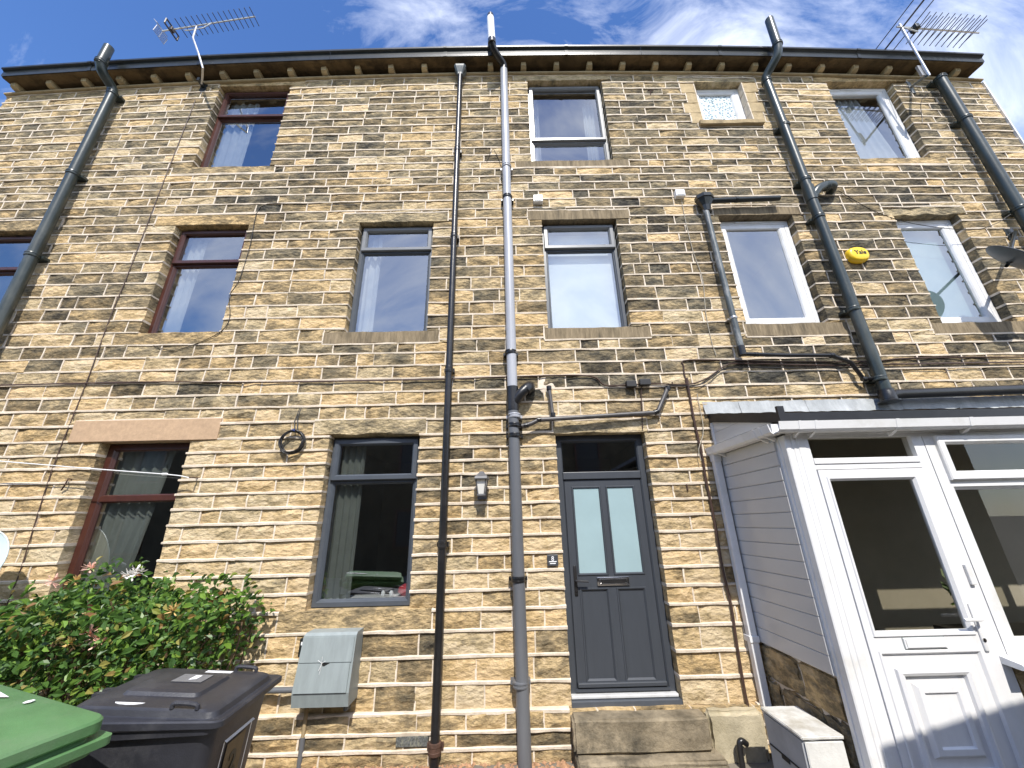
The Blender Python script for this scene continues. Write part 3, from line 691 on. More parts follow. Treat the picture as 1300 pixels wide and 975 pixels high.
# ------------------------------------------------------------------ dark grey front door
a, b, c, d = OP['D']; a += .006; b -= .006
mb = MB(); mb.ring(a, b, c, d, [(0, .18), (0, .10), (.055, .10), (.068, .116), (.068, .18), (0, .18)])
zt = 2.285
mb.cbox(a + .06, b - .06, .094, .17, zt - .055, zt + .02, .006)
dr = hb(mb, 'front_door', DOORG, 1); dr['label'] = 'dark grey front door with two tall frosted panes above two panels'
pane(dr, a + .066, b - .066, zt + .018, d - .066, .14, GLASS)
la, lb, lc, ld = a + .072, b - .072, c + .075, zt - .062
mb = MB(); mb.box(la, lb, .125, .165, lc, ld)
lf = child(mb, 'door_leaf', DOORG, dr)
g0, g1 = 1.338, 2.146; xm = (la + lb) / 2
p0, p1 = 0.475, 1.215
mb = MB()
bars = [(la, la + .082, lc, ld), (lb - .082, lb, lc, ld), (la + .082, lb - .082, g1, ld), (la + .082, lb - .082, p1, g0), (la + .082, lb - .082, lc, p0), (xm - .038, xm + .038, g0, g1), (xm - .038, xm + .038, p0, p1)]
for q in bars: mb.box(q[0], q[1], .1135, .1249, q[2], q[3])
for (x0, x1) in ((la + .082, xm - .038), (xm + .038, lb - .082)):
    mb.ring(x0, x1, p0, p1, [(-.004, .1132), (-.002, .107), (.008, .107), (.022, .122), (.022, .1245)])
    mb.ring(x0, x1, g0, g1, [(-.014, .1132), (-.008, .105), (.0, .105), (.010, .120), (.010, .1245)])
child(mb, 'door_panelling', DOORG, dr)
for (x0, x1) in ((la + .082, xm - .038), (xm + .038, lb - .082)):
    mb = MB(); mb.box(x0 + .006, x1 - .006, .1185, .1248, g0 + .006, g1 - .006); child(mb, 'frosted_pane', FROST, dr)
zl = 1.273
mb = MB(); mb.cbox(xm - .145, xm + .165, .098, .113, zl - .038, zl + .038, .006); mb.ring(xm - .125, xm + .145, zl - .026, zl + .024, [(0, .0978), (.003, .093), (.010, .093), (.013, .099)]); child(mb, 'letterplate', CHROME, dr, SM)
mb = MB(); mb.box(xm - .108, xm + .128, .0945, .0975, zl - .014, zl + .012); child(mb, 'letter_flap', BLACKP, dr)
zh = 1.287; xh = la + .045
mb = MB(); mb.cbox(xh - .016, xh + .016, .102, .1132, zh - .13, zh + .13, .006); mb.tube([(xh, .10, zh), (xh, .062, zh), (xh + .02, .055, zh), (xh + .115, .058, zh - .006)], .0095, 8); mb.lathe((xh, .102, zh - .085), (0, -1, 0), [(0, .011), (.008, .011)], 10); child(mb, 'door_handle', BLACKP, dr, SM)
mb = MB(); mb.box(a + .05, b - .05, .085, .16, c + .052, c + .070); mb.cbox(la, lb, .088, .1245, lc + .004, lc + .04, .008); child(mb, 'rain_deflector', DOORG, dr)
mb = MB(); mb.cbox(a + .002, b - .002, .045, .17, c + .014, c + .038, .006); child(mb, 'threshold', THRESH, dr)
mb = MB(); mb.box(a - .004, b + .004, -.002, .2, c - .03, c + .010); child(mb, 'threshold_packer', ANTH, dr)

# doorstep, cement patch
st = empty('doorstep', (.99, -.1, 0)); tag(st, 'worn grey stone doorstep below the dark grey front door', 'step')
def rough_block(x0, x1, y0, y1, z0, z1, amp=.006, cuts=6, bev=.018):
    bm = bmesh.new(); bmesh.ops.create_cube(bm, size=1)
    for v in bm.verts: v.co = Vector(((x0 + x1) / 2 + v.co.x * (x1 - x0), (y0 + y1) / 2 + v.co.y * (y1 - y0), (z0 + z1) / 2 + v.co.z * (z1 - z0)))
    bmesh.ops.bevel(bm, geom=list(bm.edges), offset=bev, segments=3, affect='EDGES')
    bmesh.ops.subdivide_edges(bm, edges=[e for e in bm.edges if e.calc_length() > .1], cuts=cuts, use_grid_fill=True)
    for v in bm.verts: v.co += Vector((rs.uniform(-amp, amp), rs.uniform(-amp, amp), rs.uniform(-amp, amp)))
    bm.verts.index_update(); mb = MB(); mb.add([v.co[:] for v in bm.verts], [[v.index for v in f.verts] for f in bm.faces]); bm.free(); return mb
parent_keep(rough_block(.455, 1.545, -.20, .10, .10, .325, .004).build('tread', STEPSTONE, None, R(50)), st)
parent_keep(rough_block(.46, 1.60, -.30, .02, -.04, .096, .006).build('lower_step', STEPSTONE, None, R(50)), st)
cp = rough_block(1.56, 2.02, -.13, .02, -.03, .33, .007, 5, .03).build('cement_patch', CONCRETE, None, R(60)); tag(cp, 'rough cement plinth patch between doorstep and porch downpipe', 'cement patch')
sv = MB()
sv.cbox(-.98, -.715, -.066, -.04, .125, .20, .006); o = sv.build('vent_block', MOSS); tag(o, 'dark lichen-speckled vent stone low in the wall beside the black drainpipe', 'air vent')

# ------------------------------------------------------------------ pipes
def collar(par, p, d, r, m, w=.055, name='collar', lugs=True):
    p = Vector(p); d = Vector(d).normalized()
    mb = MB(); mb.lathe(p - d * w / 2, d, [(0, r * 1.02), (.003, r * 1.16), (w * .3, r * 1.20), (w * .34, r * 1.12), (w * .66, r * 1.12), (w * .7, r * 1.20), (w - .003, r * 1.16), (w, r * 1.02)], 18)
    if lugs and abs(d.z) > .8: mb.box(p.x - r * 1.5, p.x + r * 1.5, p.y + r * .6, -.004, p.z - w * .3, p.z + w * .3)
    return child(mb, name, m, par, SM)
def run(par, pts, r, m, name='pipe', seg=18):
    mb = MB(); mb.tube(pts, r, seg); return child(mb, name, m, par, SM)
def smooth_path(pts, n=5):
    """Catmull-Rom through the points"""
    P = [Vector(p) for p in pts]; P = [P[0] * 2 - P[1]] + P + [P[-1] * 2 - P[-2]]; out = []
    for i in range(1, len(P) - 2):
        for k in range(n):
            t = k / n; a, b, c, d = P[i - 1], P[i], P[i + 1], P[i + 2]
            out.append(.5 * (2 * b + (c - a) * t + (2 * a - 5 * b + 4 * c - d) * t * t + (3 * b - a - 3 * c + d) * t ** 3))
    return out + [P[-2]]
Z_ = (0, 0, 1)
# fat pipe at the far left
pa = empty('soil_pipe'); tag(pa, 'fat dark green soil pipe at the far left, kinked out past the gutter', 'drainpipe', 'fat soil pipes on the stone wall')
XA, RA = -5.80, .060
run(pa, [(XA, -.12, 0), (XA, -.12, 7.93)], RA, GREENP)
run(pa, smooth_path([(XA, -.12, 7.90), (XA - .01, -.15, 8.02), (XA - .02, -.30, 8.10), (XA - .02, -.37, 8.20)]), RA * 1.04, GREENP, 'elbow')
run(pa, [(XA - .02, -.37, 8.18), (XA - .02, -.37, 8.56)], RA, GREENP, 'vent_terminal')
for z in (7.93, 6.35, 5.02, 3.2, 1.4): collar(pa, (XA, -.12, z), Z_, RA, GREENP)
collar(pa, (XA - .02, -.37, 8.22), Z_, RA, GREENP, lugs=False)
# thin black pipe with hopper head
pb = empty('drainpipe'); tag(pb, 'thin black cast iron drainpipe with a hopper head under the gutter', 'drainpipe')
XB, YB, RB = -.655, -.10, .037
run(pb, [(XB, YB, 0), (XB, YB, 8.30)], RB, BLACKP)
for z in (6.717, 5.234, 3.413, 1.642): collar(pb, (XB, YB, z), Z_, RB, BLACKP, .075)
collar(pb, (XB, YB, 0.131), Z_, RB * 1.2, RUST, .085, 'rusty_socket')
mb = MB(); z0 = 8.27
mb.loft([[(XB + sx_ * w, YB + (sy_ * w * .8), z0 + h) for sx_, sy_ in ((-1, -.7), (-.7, -1), (.7, -1), (1, -.7), (1, 1), (-1, 1))] for w, h in ((.04, 0), (.045, .03), (.085, .13), (.09, .16), (.082, .16))])
child(mb, 'hopper_head', LEADP, pb)
# grey pipe in the middle
pc = empty('soil_pipe'); tag(pc, 'pale grey soil pipe left of the front door with a white vent top', 'drainpipe', 'fat soil pipes on the stone wall')
XC, YC, RC = .035, -.12, .055; zY = 3.065
run(pc, [(XC, YC, zY), (XC - .02, YC, 8.36)], RC, SILVERP, 'pipe')
run(pc, [(XC, YC, zY), (XC + .03, YC, 0)], RC * 1.03, GREYP, 'pipe')
run(pc, smooth_path([(XC - .02, YC, 8.34), (XC - .025, YC - .03, 8.43), (XC - .15, -.29, 8.49), (XC - .19, -.36, 8.56)]), RC * .96, BLACKP, 'elbow')
run(pc, [(XC - .19, -.36, 8.54), (XC - .19, -.36, 8.63)], RC * 1.1, BLACKP, 'socket')
run(pc, [(XC - .19, -.36, 8.60), (XC - .21, -.36, 9.17)], RC, WHITE, 'vent_terminal')
run(pc, [(XC - .21, -.36, 9.17), (XC - .21, -.36, 9.24)], RC * .9, BLACKP, 'vent_cap')
run(pc, [(XC, YC, zY - .14), (XC, YC, zY + .12)], RC * 1.16, BLACKP, 'branch_socket')
run(pc, smooth_path([(XC, YC, zY - .08), (XC + .08, YC - .02, zY + .03), (XC + .15, YC - .01, zY + .10)]) , RC * .98, BLACKP, 'branch')
run(pc, smooth_path([(XC + .13, YC - .01, zY + .075), (XC + .18, YC + .03, zY + .13), (XC + .19, -.0, zY + .14)]), RC * 1.12, BLACKP, 'branch_elbow')
for q, mm_ in ((212, SILVERP), (251, BLACKP), (448, BLACKP)): collar(pc, (XC - .01, YC, 6.355 if q == 212 else 5.815 if q == 251 else 3.589), Z_, RC, mm_, .05)
for z, mm_ in ((zY - .20, SILVERP), (2.765, BLACKP), (2.658, BLACKP), (1.338, BLACKP), (.55, GREYP)): collar(pc, (XC + .012, YC, z), Z_, RC * 1.03, mm_, .05)
# dark pipe right of centre
pd = empty('soil_pipe'); tag(pd, 'dark soil pipe between the white windows ending at the porch roof', 'drainpipe', 'fat soil pipes on the stone wall')
XD, YD, RD = 4.0, -.12, .058
run(pd, [(XD + .02, YD, 3.02), (XD - .02, YD, 8.02)], RD, GREENP)
run(pd, smooth_path([(XD - .02, YD, 8.0), (XD - .02, YD - .03, 8.09), (XD + .08, -.31, 8.26), (XD + .10, -.36, 8.42)]), RD * 1.03, GREENP, 'elbow')
run(pd, [(XD + .10, -.36, 8.40), (XD + .13, -.36, 9.04)], RD, GREENP, 'vent_terminal')
collar(pd, (XD + .10, -.36, 8.43), Z_, RD, GREENP, lugs=False); collar(pd, (XD - .02, YD, 8.0), Z_, RD, GREENP, lugs=False)
for z in (7.056, 6.031, 5.406, 4.055, 3.196): collar(pd, (XD, YD, z), Z_, RD, GREENP)
zb = 5.839
run(pd, smooth_path([(XD, YD, zb - .12), (XD + .1, YD - .02, zb + .01), (XD + .22, YD - .01, zb + .08), (XD + .34, YD, zb + .10), (XD + .40, -.02, zb + .10)]), RD * .95, GREENP, 'branch')
collar(pd, (XD + .24, YD, zb + .085), (1, 0, .3), RD * .95, GREENP, .06, lugs=False)
run(pd, [(XD, YD, zb - .16), (XD, YD, zb + .07)], RD * 1.15, GREENP, 'branch_socket')
mb = MB(); mb.lathe((XD + .02, YD, 2.93), Z_, [(0, .10), (.012, .10), (.02, .075), (.10, .075), (.115, .068), (.14, .068)], 20); child(mb, 'base_socket', BLACKP, pd, SM)
run(pd, [(XD + .02, YD, 3.0), (XD + .14, YD, 3.02), (6.4, YD, 3.06)], .052, BLACKP, 'cross_branch')
# far right pipe
pe = empty('soil_pipe'); tag(pe, 'dark soil pipe nearest the right gable, stopping under the eaves', 'drainpipe', 'fat soil pipes on the stone wall')
XE, RE = 6.62, .066
run(pe, [(XE, -.125, 3.0), (XE, -.125, 8.03)], RE, GREENP)
for z in (8.0, 7.129, 5.48, 4.2): collar(pe, (XE, -.125, z), Z_, RE, GREENP)
# hopper with short gutter pipe and scuffed downpipe
ph = empty('hopper_pipe'); tag(ph, 'scuffed lead grey downpipe with small hopper left of the white middle window', 'drainpipe')
h0 = Vector((2.588, -0.11, 5.679)); hb_ = Vector((2.541, -0.09, 3.569))
xh_ = h0.x + .02
run(ph, [(xh_, -.09, hb_.z), (xh_ - .01, -.09, h0.z)], .036, LEADP)
mb = MB(); mb.loft([[(xh_ + w * math.cos(t * math.pi / 4 + .39), -.10 + w * .8 * math.sin(t * math.pi / 4 + .39), h0.z + h) for t in range(8)] for w, h in ((.042, -.12), (.055, -.06), (.06, -.04), (.105, .05), (.12, .06), (.12, .11), (.108, .11))]); child(mb, 'hopper', BLACKG, ph)
run(ph, [(xh_ + .06, -.10, h0.z + .05), (3.596, -.10, h0.z + .075)], .035, BLACKG, 'inlet_pipe'); collar(ph, (xh_ + .42, -.10, h0.z + .062), (1, 0, 0), .035, BLACKG, .04, lugs=False)
collar(ph, (xh_, -.09, hb_.z + .42), Z_, .036, ALU, .03); run(ph, [(xh_, -.09, hb_.z - .05), (xh_, -.09, hb_.z + .06)], .042, BLACKP, 'foot_elbow')
wp1 = empty('waste_pipe'); tag(wp1, 'slim black waste pipe running from the scuffed downpipe into the dark soil pipe', 'waste pipe')
run(wp1, [(xh_, -.08, hb_.z - .03), (3.118, -0.08, 3.513), (3.611, -0.08, 3.502), (3.794, -0.08, 3.412), (3.858, -0.09, 3.211), (4.019, -0.12, 3.205)], .023, BLACKP, 'pipe', 10)
for p in ((2.768, -0.08, 3.53), (3.611, -0.08, 3.502), (3.866, -0.09, 3.21)): collar(wp1, p, (1, 0, 0), .023, BLACKP, .05, 'coupling', False)
wp2 = empty('waste_pipe'); tag(wp2, 'grey plastic waste pipe crossing above the dark grey front door', 'waste pipe')
run(wp2, [(0.12, -0.11, 2.758), (0.218, -0.11, 2.781), (0.303, -0.1, 2.824), (1.526, -0.075, 2.882), (1.58, -0.075, 2.907), (1.723, -0.07, 3.163), ((1.726, -0.07, 3.181)[0], .02, (1.726, -0.07, 3.181)[2])], .024, WASTEP, 'pipe', 12)
run(wp2, [((0.434, -0.06, 3.203)[0], .02, (0.434, -0.06, 3.203)[2]), (0.434, -0.06, 3.203), (0.454, -0.09, 2.849)], .020, WASTEP, 'riser', 12)
for p, d in (((0.303, -0.1, 2.824), (1, 0, .1)), ((0.455, -0.09, 2.875), (0, 0, 1)), ((1.552, -0.075, 2.89), (1, 0, .4)), ((1.722, -0.07, 3.154), (.2, 0, 1)), ((0.169, -0.11, 2.765), (1, 0, .1)), ((0.433, -0.06, 3.185), (0, 0, 1))): collar(wp2, p, d, .024, BLACKP, .05, 'coupling', False)
mb = MB(); mb.lathe(((0.415, -0.004, 3.242)[0], -.018, (0.415, -0.004, 3.242)[2]), (0, 1, 0), [(0, .045), (.01, .10), (.02, .11)], 9); o = mb.build('mortar_patch', MORTAR, None); tag(o, 'pale round mortar patch around the riser right of the grey soil pipe', 'mortar patch')

# ------------------------------------------------------------------ cables
def cable(pts, r, m, label, name='cable', group=None, seg=6, n=4):
    mb = MB(); mb.tube(smooth_path(pts, n), r, seg); o = mb.build(name, m, None, R(60)); tag(o, label, 'cable', group); return o
cable([(-6.1, -0.03, 3.353), (-5.59, -0.03, 3.36), (-3.984, -0.03, 3.363), (-2.83, -0.03, 3.334), (-1.358, -0.03, 3.328), (-0.628, -0.03, 3.329), (-0.053, -0.03, 3.338), (0.855, -0.03, 3.335), (1.053, -0.03, 3.219), (1.331, -0.03, 3.218), (1.566, -0.03, 3.226), (1.955, -0.03, 3.209), (2.175, -0.03, 3.269), (2.416, -0.03, 3.415), (2.618, -0.03, 3.444), (3.662, -0.03, 3.398), (4.428, -0.03, 3.401), (6.06, -0.03, 3.395)], .008, CABLEB, 'brown cable running the whole width of the wall below the middle windows', n=6)
cable([(1.959, -0.025, 3.029), (1.953, -0.025, 3.239), (1.959, -0.025, 3.417), (2.045, -0.025, 3.502), (2.963, -0.025, 3.463), (4.027, -0.025, 3.441), (4.603, -0.025, 3.472), (6.097, -0.025, 3.455)], .0085, CABLEB, 'brown cable along the right wall that turns down beside the hopper downpipe')
cable([(1.758, -0.04, 3.2), (2.06, -0.04, 3.194), (2.252, -0.04, 3.282), (2.449, -0.04, 3.386), (3.11, -0.04, 3.382), (4.429, -0.04, 3.359), (6.028, -0.04, 3.358)], .006, CABLEK, 'black cable lowest of the cable bundle on the right wall')
cable([(1.965, -0.035, 3.281), (1.956, -0.035, 2.849), (1.969, -0.035, 2.392), (1.962, -0.035, 2.193), (1.969, -0.035, 1.796), (1.96, -0.035, 1.387), (1.973, -0.035, 1.075), (1.958, -0.035, 0.749), (1.95, -0.035, 0.384), (1.968, -0.05, 0.218), (1.939, -0.1, 0.011), (1.922, -0.12, -0.086)], .012, CABLEB, 'thick brown cable dropping between the front door and the porch')
cable([(-4.655, -0.02, 7.93), (-4.659, -0.02, 7.041), (-4.663, -0.02, 6.059), (-4.664, -0.02, 4.753), (-4.679, -0.02, 4.225), (-4.663, -0.02, 3.353), (-4.673, -0.02, 2.438), (-4.611, -0.02, 1.56), (-4.608, -0.02, 1.361), (-4.615, -0.02, 1.077)], .0055, CABLEB, 'thin brown aerial lead dropping down the left wall')
cable([(-1.976, -0.02, 5.839), (-2.764, -0.02, 5.869), (-3.246, -0.02, 5.83), (-3.253, -0.02, 5.223), (-3.275, -0.02, 4.693), (-3.345, -0.02, 4.456), (-3.276, -0.02, 4.195), (-3.313, -0.02, 4), (-3.545, -0.02, 3.84), (-3.824, -0.02, 3.746), (-4.058, -0.02, 3.814)], .004, CABLEK, 'thin dark cable looping round the right edge of a brown middle window')
cable([(2.353, -0.02, 5.829), (2.347, -0.02, 5.381), (2.359, -0.02, 4.949), (2.396, -0.02, 4.573), (2.344, -0.02, 4.108), (2.337, -0.02, 3.745), (2.353, -0.02, 3.556)], .0045, CABLEW, 'thin pale cable hanging from the small white box beside the hopper')
cable([(2.042, -0.04, 3.094), (2.032, -0.045, 2.7), (1.936, -0.06, 2.491), (1.932, -0.07, 2.369)], .004, CABLEW, 'thin pale wire above the porch gutter end')
cable([(1.471, -0.03, 3.228), (1.437, -0.03, 3.11), (1.403, -0.02, 2.719)], .0055, CABLEB, 'short cable dropping from the black joint to the front door lintel')
cable([(-0.25, -0.02, 6.582), (-0.149, -0.02, 6.807), (-0.011, -0.02, 6.284), (0.062, -0.02, 5.597)], .003, CABLEK, 'hair-thin dark wire beside the upper grey soil pipe')
cable([(6.683, -0.1, 7.902), (6.35, -0.02, 7.735), (6.153, -0.02, 7.23)], .004, CABLEK, 'thin dark aerial lead below the right aerial bracket')
cable([(4.49, -0.03, 5.939), (4.869, -0.02, 5.588), (5.31, -0.02, 5.369), (5.984, -0.02, 5.253), (6.302, -0.05, 5.308), (6.478, -0.12, 5.405)], .004, CABLEK, 'thin dark lead crossing above the white window towards the satellite dish')
jb = empty('cable_joint'); tag(jb, 'black cable joint box on the brown cable above the front door', 'junction box')
for p, w in (((1.335, -0.045, 3.217), .055), ((1.487, -0.05, 3.235), .06)):
    mb = MB(); mb.cbox(p[0] - w, p[0] + w, -.075, -.02, p[2] - .035, p[2] + .035, .006); child(mb, 'joint_box', CABLEK, jb)
# washing line with its hook
wl = empty('washing_line'); tag(wl, 'white washing line in front of a brown ground-floor window', 'washing line')
run(wl, [(-5.333, -0.2, 2.542), (-5.018, -0.19, 2.495), (-4.137, -0.16, 2.408), (-3.417, -0.13, 2.343), (-3.266, -0.12, 2.325), (-3.183, -0.11, 2.306)], .0055, LINE, 'line', 6)
mb = MB(); mb.lathe((-3.417, -0.13, 2.343), (1, 0, 0), [(-.03, .006), (-.02, .013), (.02, .013), (.03, .006)], 6); child(mb, 'knot', LINE, wl)
hk = (-3.183, -0.11, 2.306); run(wl, [hk, (hk[0] + .01, -.06, hk[2] + .005), (hk[0] + .015, .02, hk[2] + .01)], .007, RUST, 'hook', 6)
def wall_hook(p, pts, label, r=.007):
    mb = MB(); mb.tube([(p[0] + a, b, p[2] + c) for a, b, c in pts], r, 6); o = mb.build('wall_hook', RUST); tag(o, label, 'hook', 'rusty hooks in the stone wall')
wall_hook((-4.452, -0.02, 2.3), [(.0, .02, .03), (0, -.04, .03), (0, -.05, -.03), (-.04, -.03, -.08)], 'rusty hook left of a brown ground-floor window')
wall_hook((2.249, -0.02, 7.944), [(.05, -.02, .06), (0, -.03, .03), (-.04, -.02, .05), (0, -.03, .03), (0, .02, -.10)], 'rusty forked iron hook between two top-floor windows', .009)
wall_hook((1.765, -0.02, 2.121), [(0, .02, .03), (0, -.03, .02), (0, -.03, -.03), (.0, .02, -.04)], 'rusty iron staple right of the front door')
wall_hook((1.793, -0.02, 3.207), [(0, .02, .0), (0, -.03, .0), (0, -.04, .03)], 'rusty peg at the upper end of the waste pipe')
# coil of cable
co = empty('cable_coil'); tag(co, 'coiled black cable hanging on the wall left of a ground-floor window', 'cable coil')
cc = Vector((-2.257, -0.06, 2.654)); mb = MB()
pts = []
for k in range(4 * 28 + 1):
    t = k / 28 * 2 * math.pi; r_ = .118 + .010 * math.sin(k * .37); pts.append((cc.x + r_ * math.sin(t) * .97, -.045 - .028 * (k / 112) - .008 * math.sin(k * .8), cc.z + r_ * math.cos(t)))
mb.tube(pts, .0085, 6); child(mb, 'loops', CABLEK, co, R(60))
run(co, [(cc.x + .03, -.05, cc.z + .115), (-2.259, -0.03, 2.923), (-2.247, -0.01, 3.043), ((-2.247, -0.01, 3.043)[0], .03, (-2.247, -0.01, 3.043)[2])], .005, CABLEK, 'tail', 6)
run(co, [(cc.x + .0, -.05, cc.z + .118), (-2.285, -0.03, 2.88), (-2.263, -0.01, 3.034)], .005, CABLEK, 'tail', 6)
mb = MB(); mb.tube([(cc.x - .022, -.055, cc.z + .121), (cc.x + .012, -.072, cc.z + .124)], .014, 8); child(mb, 'tape', mat('blue_tape', (.04, .06, .20), .4), co)

# ------------------------------------------------------------------ lantern, plaque, boxes, alarm
ln = empty('wall_lantern'); tag(ln, 'grey half lantern with frosted pane between the two middle drainpipes', 'wall light')
lp = Vector((-0.29, -0.1, 2.173)); lx, lz = lp.x, lp.z
mb = MB(); mb.cbox(lx - .045, lx + .045, -.028, -.006, lz - .13, lz + .11, .005); mb.tube([(lx, -.02, lz - .06), (lx, -.06, lz + .0), (lx, -.11, lz + .09)], .014, 8); child(mb, 'back_plate', LAMPG, ln)
mb = MB(); mb.loft([[(lx - w, -.10, lz + h), (lx - w * .8, -.10 - dd, lz + h), (lx + w * .8, -.10 - dd, lz + h), (lx + w, -.10, lz + h)] for w, dd, h in ((.072, .125, .045), (.075, .13, .055), (.07, .12, .075), (.03, .05, .115), (.022, .035, .13))]); child(mb, 'lantern_roof', LAMPG, ln)
mb = MB(); mb.loft([[(lx - w, -.101, lz + h), (lx - w * .8, -.10 - dd, lz + h), (lx + w * .8, -.10 - dd, lz + h), (lx + w, -.101, lz + h)] for w, dd, h in ((.036, .066, -.085), (.056, .103, .044))]); child(mb, 'pane', LAMPGLASS, ln)
mb = MB()
for sx_ in (-1, 1): mb.tube([(lx + sx_ * .030, -.100 - .068, lz - .088), (lx + sx_ * .047, -.10 - .106, lz + .045)], .006, 5); mb.tube([(lx + sx_ * .038, -.102, lz - .088), (lx + sx_ * .058, -.102, lz + .045)], .006, 5)
mb.cbox(lx - .04, lx + .04, -.172, -.099, lz - .105, lz - .086, .004); child(mb, 'cage', LAMPG, ln)
hp = empty('house_plaque'); tag(hp, 'small dark slate house number plaque left of the front door', 'house sign')
x0, z0 = (0.326, 1.43); x1, z1 = (0.429, 1.527)
mb = MB(); mb.cbox(x0, x1, -.034, -.018, z0, z1, .003); child(mb, 'plate', PLAQUE, hp)
o = text_mesh('8', .055, PRINTW, 'number', hp); o.rotation_euler = (R(90), 0, 0); o.location = ((x0 + x1) / 2, -.0355, z1 - .035)
for k, w in enumerate((.036, .027)):
    mb = MB(); mb.box((x0 + x1) / 2 - w, (x0 + x1) / 2 + w, -.0355, -.0345, z0 + .034 - k * .016, z0 + .041 - k * .016); child(mb, 'lettering', PRINTW, hp)
def white_box(px0, label):
    p = Vector(px0); t = empty('junction_box'); tag(t, label, 'junction box', 'small white boxes on the wall')
    mb = MB(); mb.cbox(p.x - .062, p.x + .062, -.075, -.004, p.z - .055, p.z + .055, .006); child(mb, 'case', WHITE, t)
    mb = MB(); mb.cbox(p.x - .05, p.x + .05, -.081, -.0755, p.z - .043, p.z + .043, .003); child(mb, 'cover', WHITE, t)
white_box((0.433, -0.05, 5.852), 'small white box under the grey top-floor window')
white_box((2.333, -0.05, 5.908), 'small white box beside the hopper, a pale wire below it')
al = empty('alarm_box'); tag(al, 'yellow oval alarm box between two white middle-floor windows', 'alarm')
ax, az = (4.388, 4.874)
mb = MB(); seg = 28
def sq(t, n=2.5): return (abs(math.cos(t)) ** (2 / n) * (1 if math.cos(t) > 0 else -1), abs(math.sin(t)) ** (2 / n) * (1 if math.sin(t) > 0 else -1))
mb.loft([[(ax + .128 * k * sq(j * 2 * math.pi / seg)[0], y, az + .105 * k * sq(j * 2 * math.pi / seg)[1]) for j in range(seg)] for y, k in ((-.004, .97), (-.02, 1.0), (-.055, .99), (-.075, .90), (-.083, .75), (-.085, .4))])
child(mb, 'cover', YELLOW, al, SM)
o = text_mesh('Yale', .082, INK, 'lettering', al, .0015); o.rotation_euler = (R(90), 0, 0); o.location = (ax + .005, -.087, az + .012)

# ------------------------------------------------------------------ meter box
me_ = empty('meter_box', (-1.57, 0, 0)); tag(me_, 'grey plastic gas meter box under the grey ground-floor window', 'meter box')
mb = MB(); x0, x1, zb_, zt_ = -1.805, -1.345, .455, .965
mb.loft([[(x, -.012, z), (x, -.175 - .045 * t, z)] for x, z, t in ()] or [[(x0, -.012, zb_), (x1, -.012, zb_), (x1, -.205, zb_), (x0, -.205, zb_)], [(x0, -.012, zb_ + .1), (x1, -.012, zb_ + .1), (x1, -.228, zb_ + .1), (x0, -.228, zb_ + .1)], [(x0 + .01, -.012, zt_ - .02), (x1, -.012, zt_ - .02), (x1, -.175, zt_ - .02), (x0 + .01, -.175, zt_ - .02)], [(x0 + .02, -.012, zt_), (x1, -.012, zt_), (x1, -.155, zt_), (x0 + .02, -.155, zt_)]])
parent_keep(mb.build('case', METERG), me_)
fy = lambda z: -.228 + (z - zb_ - .1) / (zt_ - .12 - zb_) * .053
def front_panel(za, zb2, nm, xa=x0 + .012, xb=x1 - .012, th=.008):
    m = MB(); m.loft([[(xa, fy(za) - .001, za), (xb, fy(za) - .001, za), (xb, fy(za) - th, za), (xa, fy(za) - th, za)], [(xa, fy(zb2) - .001, zb2), (xb, fy(zb2) - .001, zb2), (xb, fy(zb2) - th, zb2), (xa, fy(zb2) - th, zb2)]]); return parent_keep(m.build(nm, METERG), me_)
front_panel(zb_ + .105, zb_ + .30, 'door', xb=x1 - .02, th=.011); front_panel(zb_ + .306, zt_ - .03, 'upper_door')
zc_ = zb_ + .302; mb = MB(); mb.prism([(-1.60, zc_ + .004), (-1.53, zc_ + .002), (-1.585, zc_ - .028)], fy(zc_) - .014, fy(zc_) - .0121); parent_keep(mb.build('lock_hole', RUBBER), me_)
mb = MB()
for a_ in (0.4, 1.5, 2.6, 4.3): mb.tube([(-1.595, fy(zc_) - .016, zc_), (-1.595 + .035 * math.cos(a_), fy(zc_) - .03, zc_ + .05 * math.sin(a_))], .0018, 4)
mb.tube([(-1.595, fy(zc_) - .016, zc_), (-1.61, fy(zc_) - .022, zc_ - .11)], .0018, 4); parent_keep(mb.build('tie', LINE), me_)
mb = MB(); mb.cbox(-1.885, -1.812, -.05, -.012, .76, .90, .006); mb.box(-1.872, -1.83, -.053, -.0505, .82, .88); parent_keep(mb.build('side_fitting', BLACKG), me_)
mb = MB(); mb.box(-1.868, -1.834, -.0545, -.0532, .85, .875); parent_keep(mb.build('side_label', PRINTW), me_)
mb = MB(); mb.tube([(-1.74, -.06, 0), (-1.74, -.06, .21)], .021, 10); parent_keep(mb.build('pipe_sleeve', GREYP, None, SM), me_)
mb = MB(); mb.tube([(-1.74, -.06, .2), (-1.74, -.06, .46)], .016, 10); parent_keep(mb.build('supply_pipe', ASHLAR, None, SM), me_)
mb = MB(); mb.tube([(-2.2, -.09, .54), (-1.80, -.09, .54)], .022, 10); parent_keep(mb.build('outlet_pipe', GREYP, None, SM), me_)
mb = MB(); mb.tube([(-1.41, -.08, .46), (-1.41, -.08, .40), (-1.41, 0.02, .385)], .02, 10); parent_keep(mb.build('elbow', LEADP, None, SM), me_)
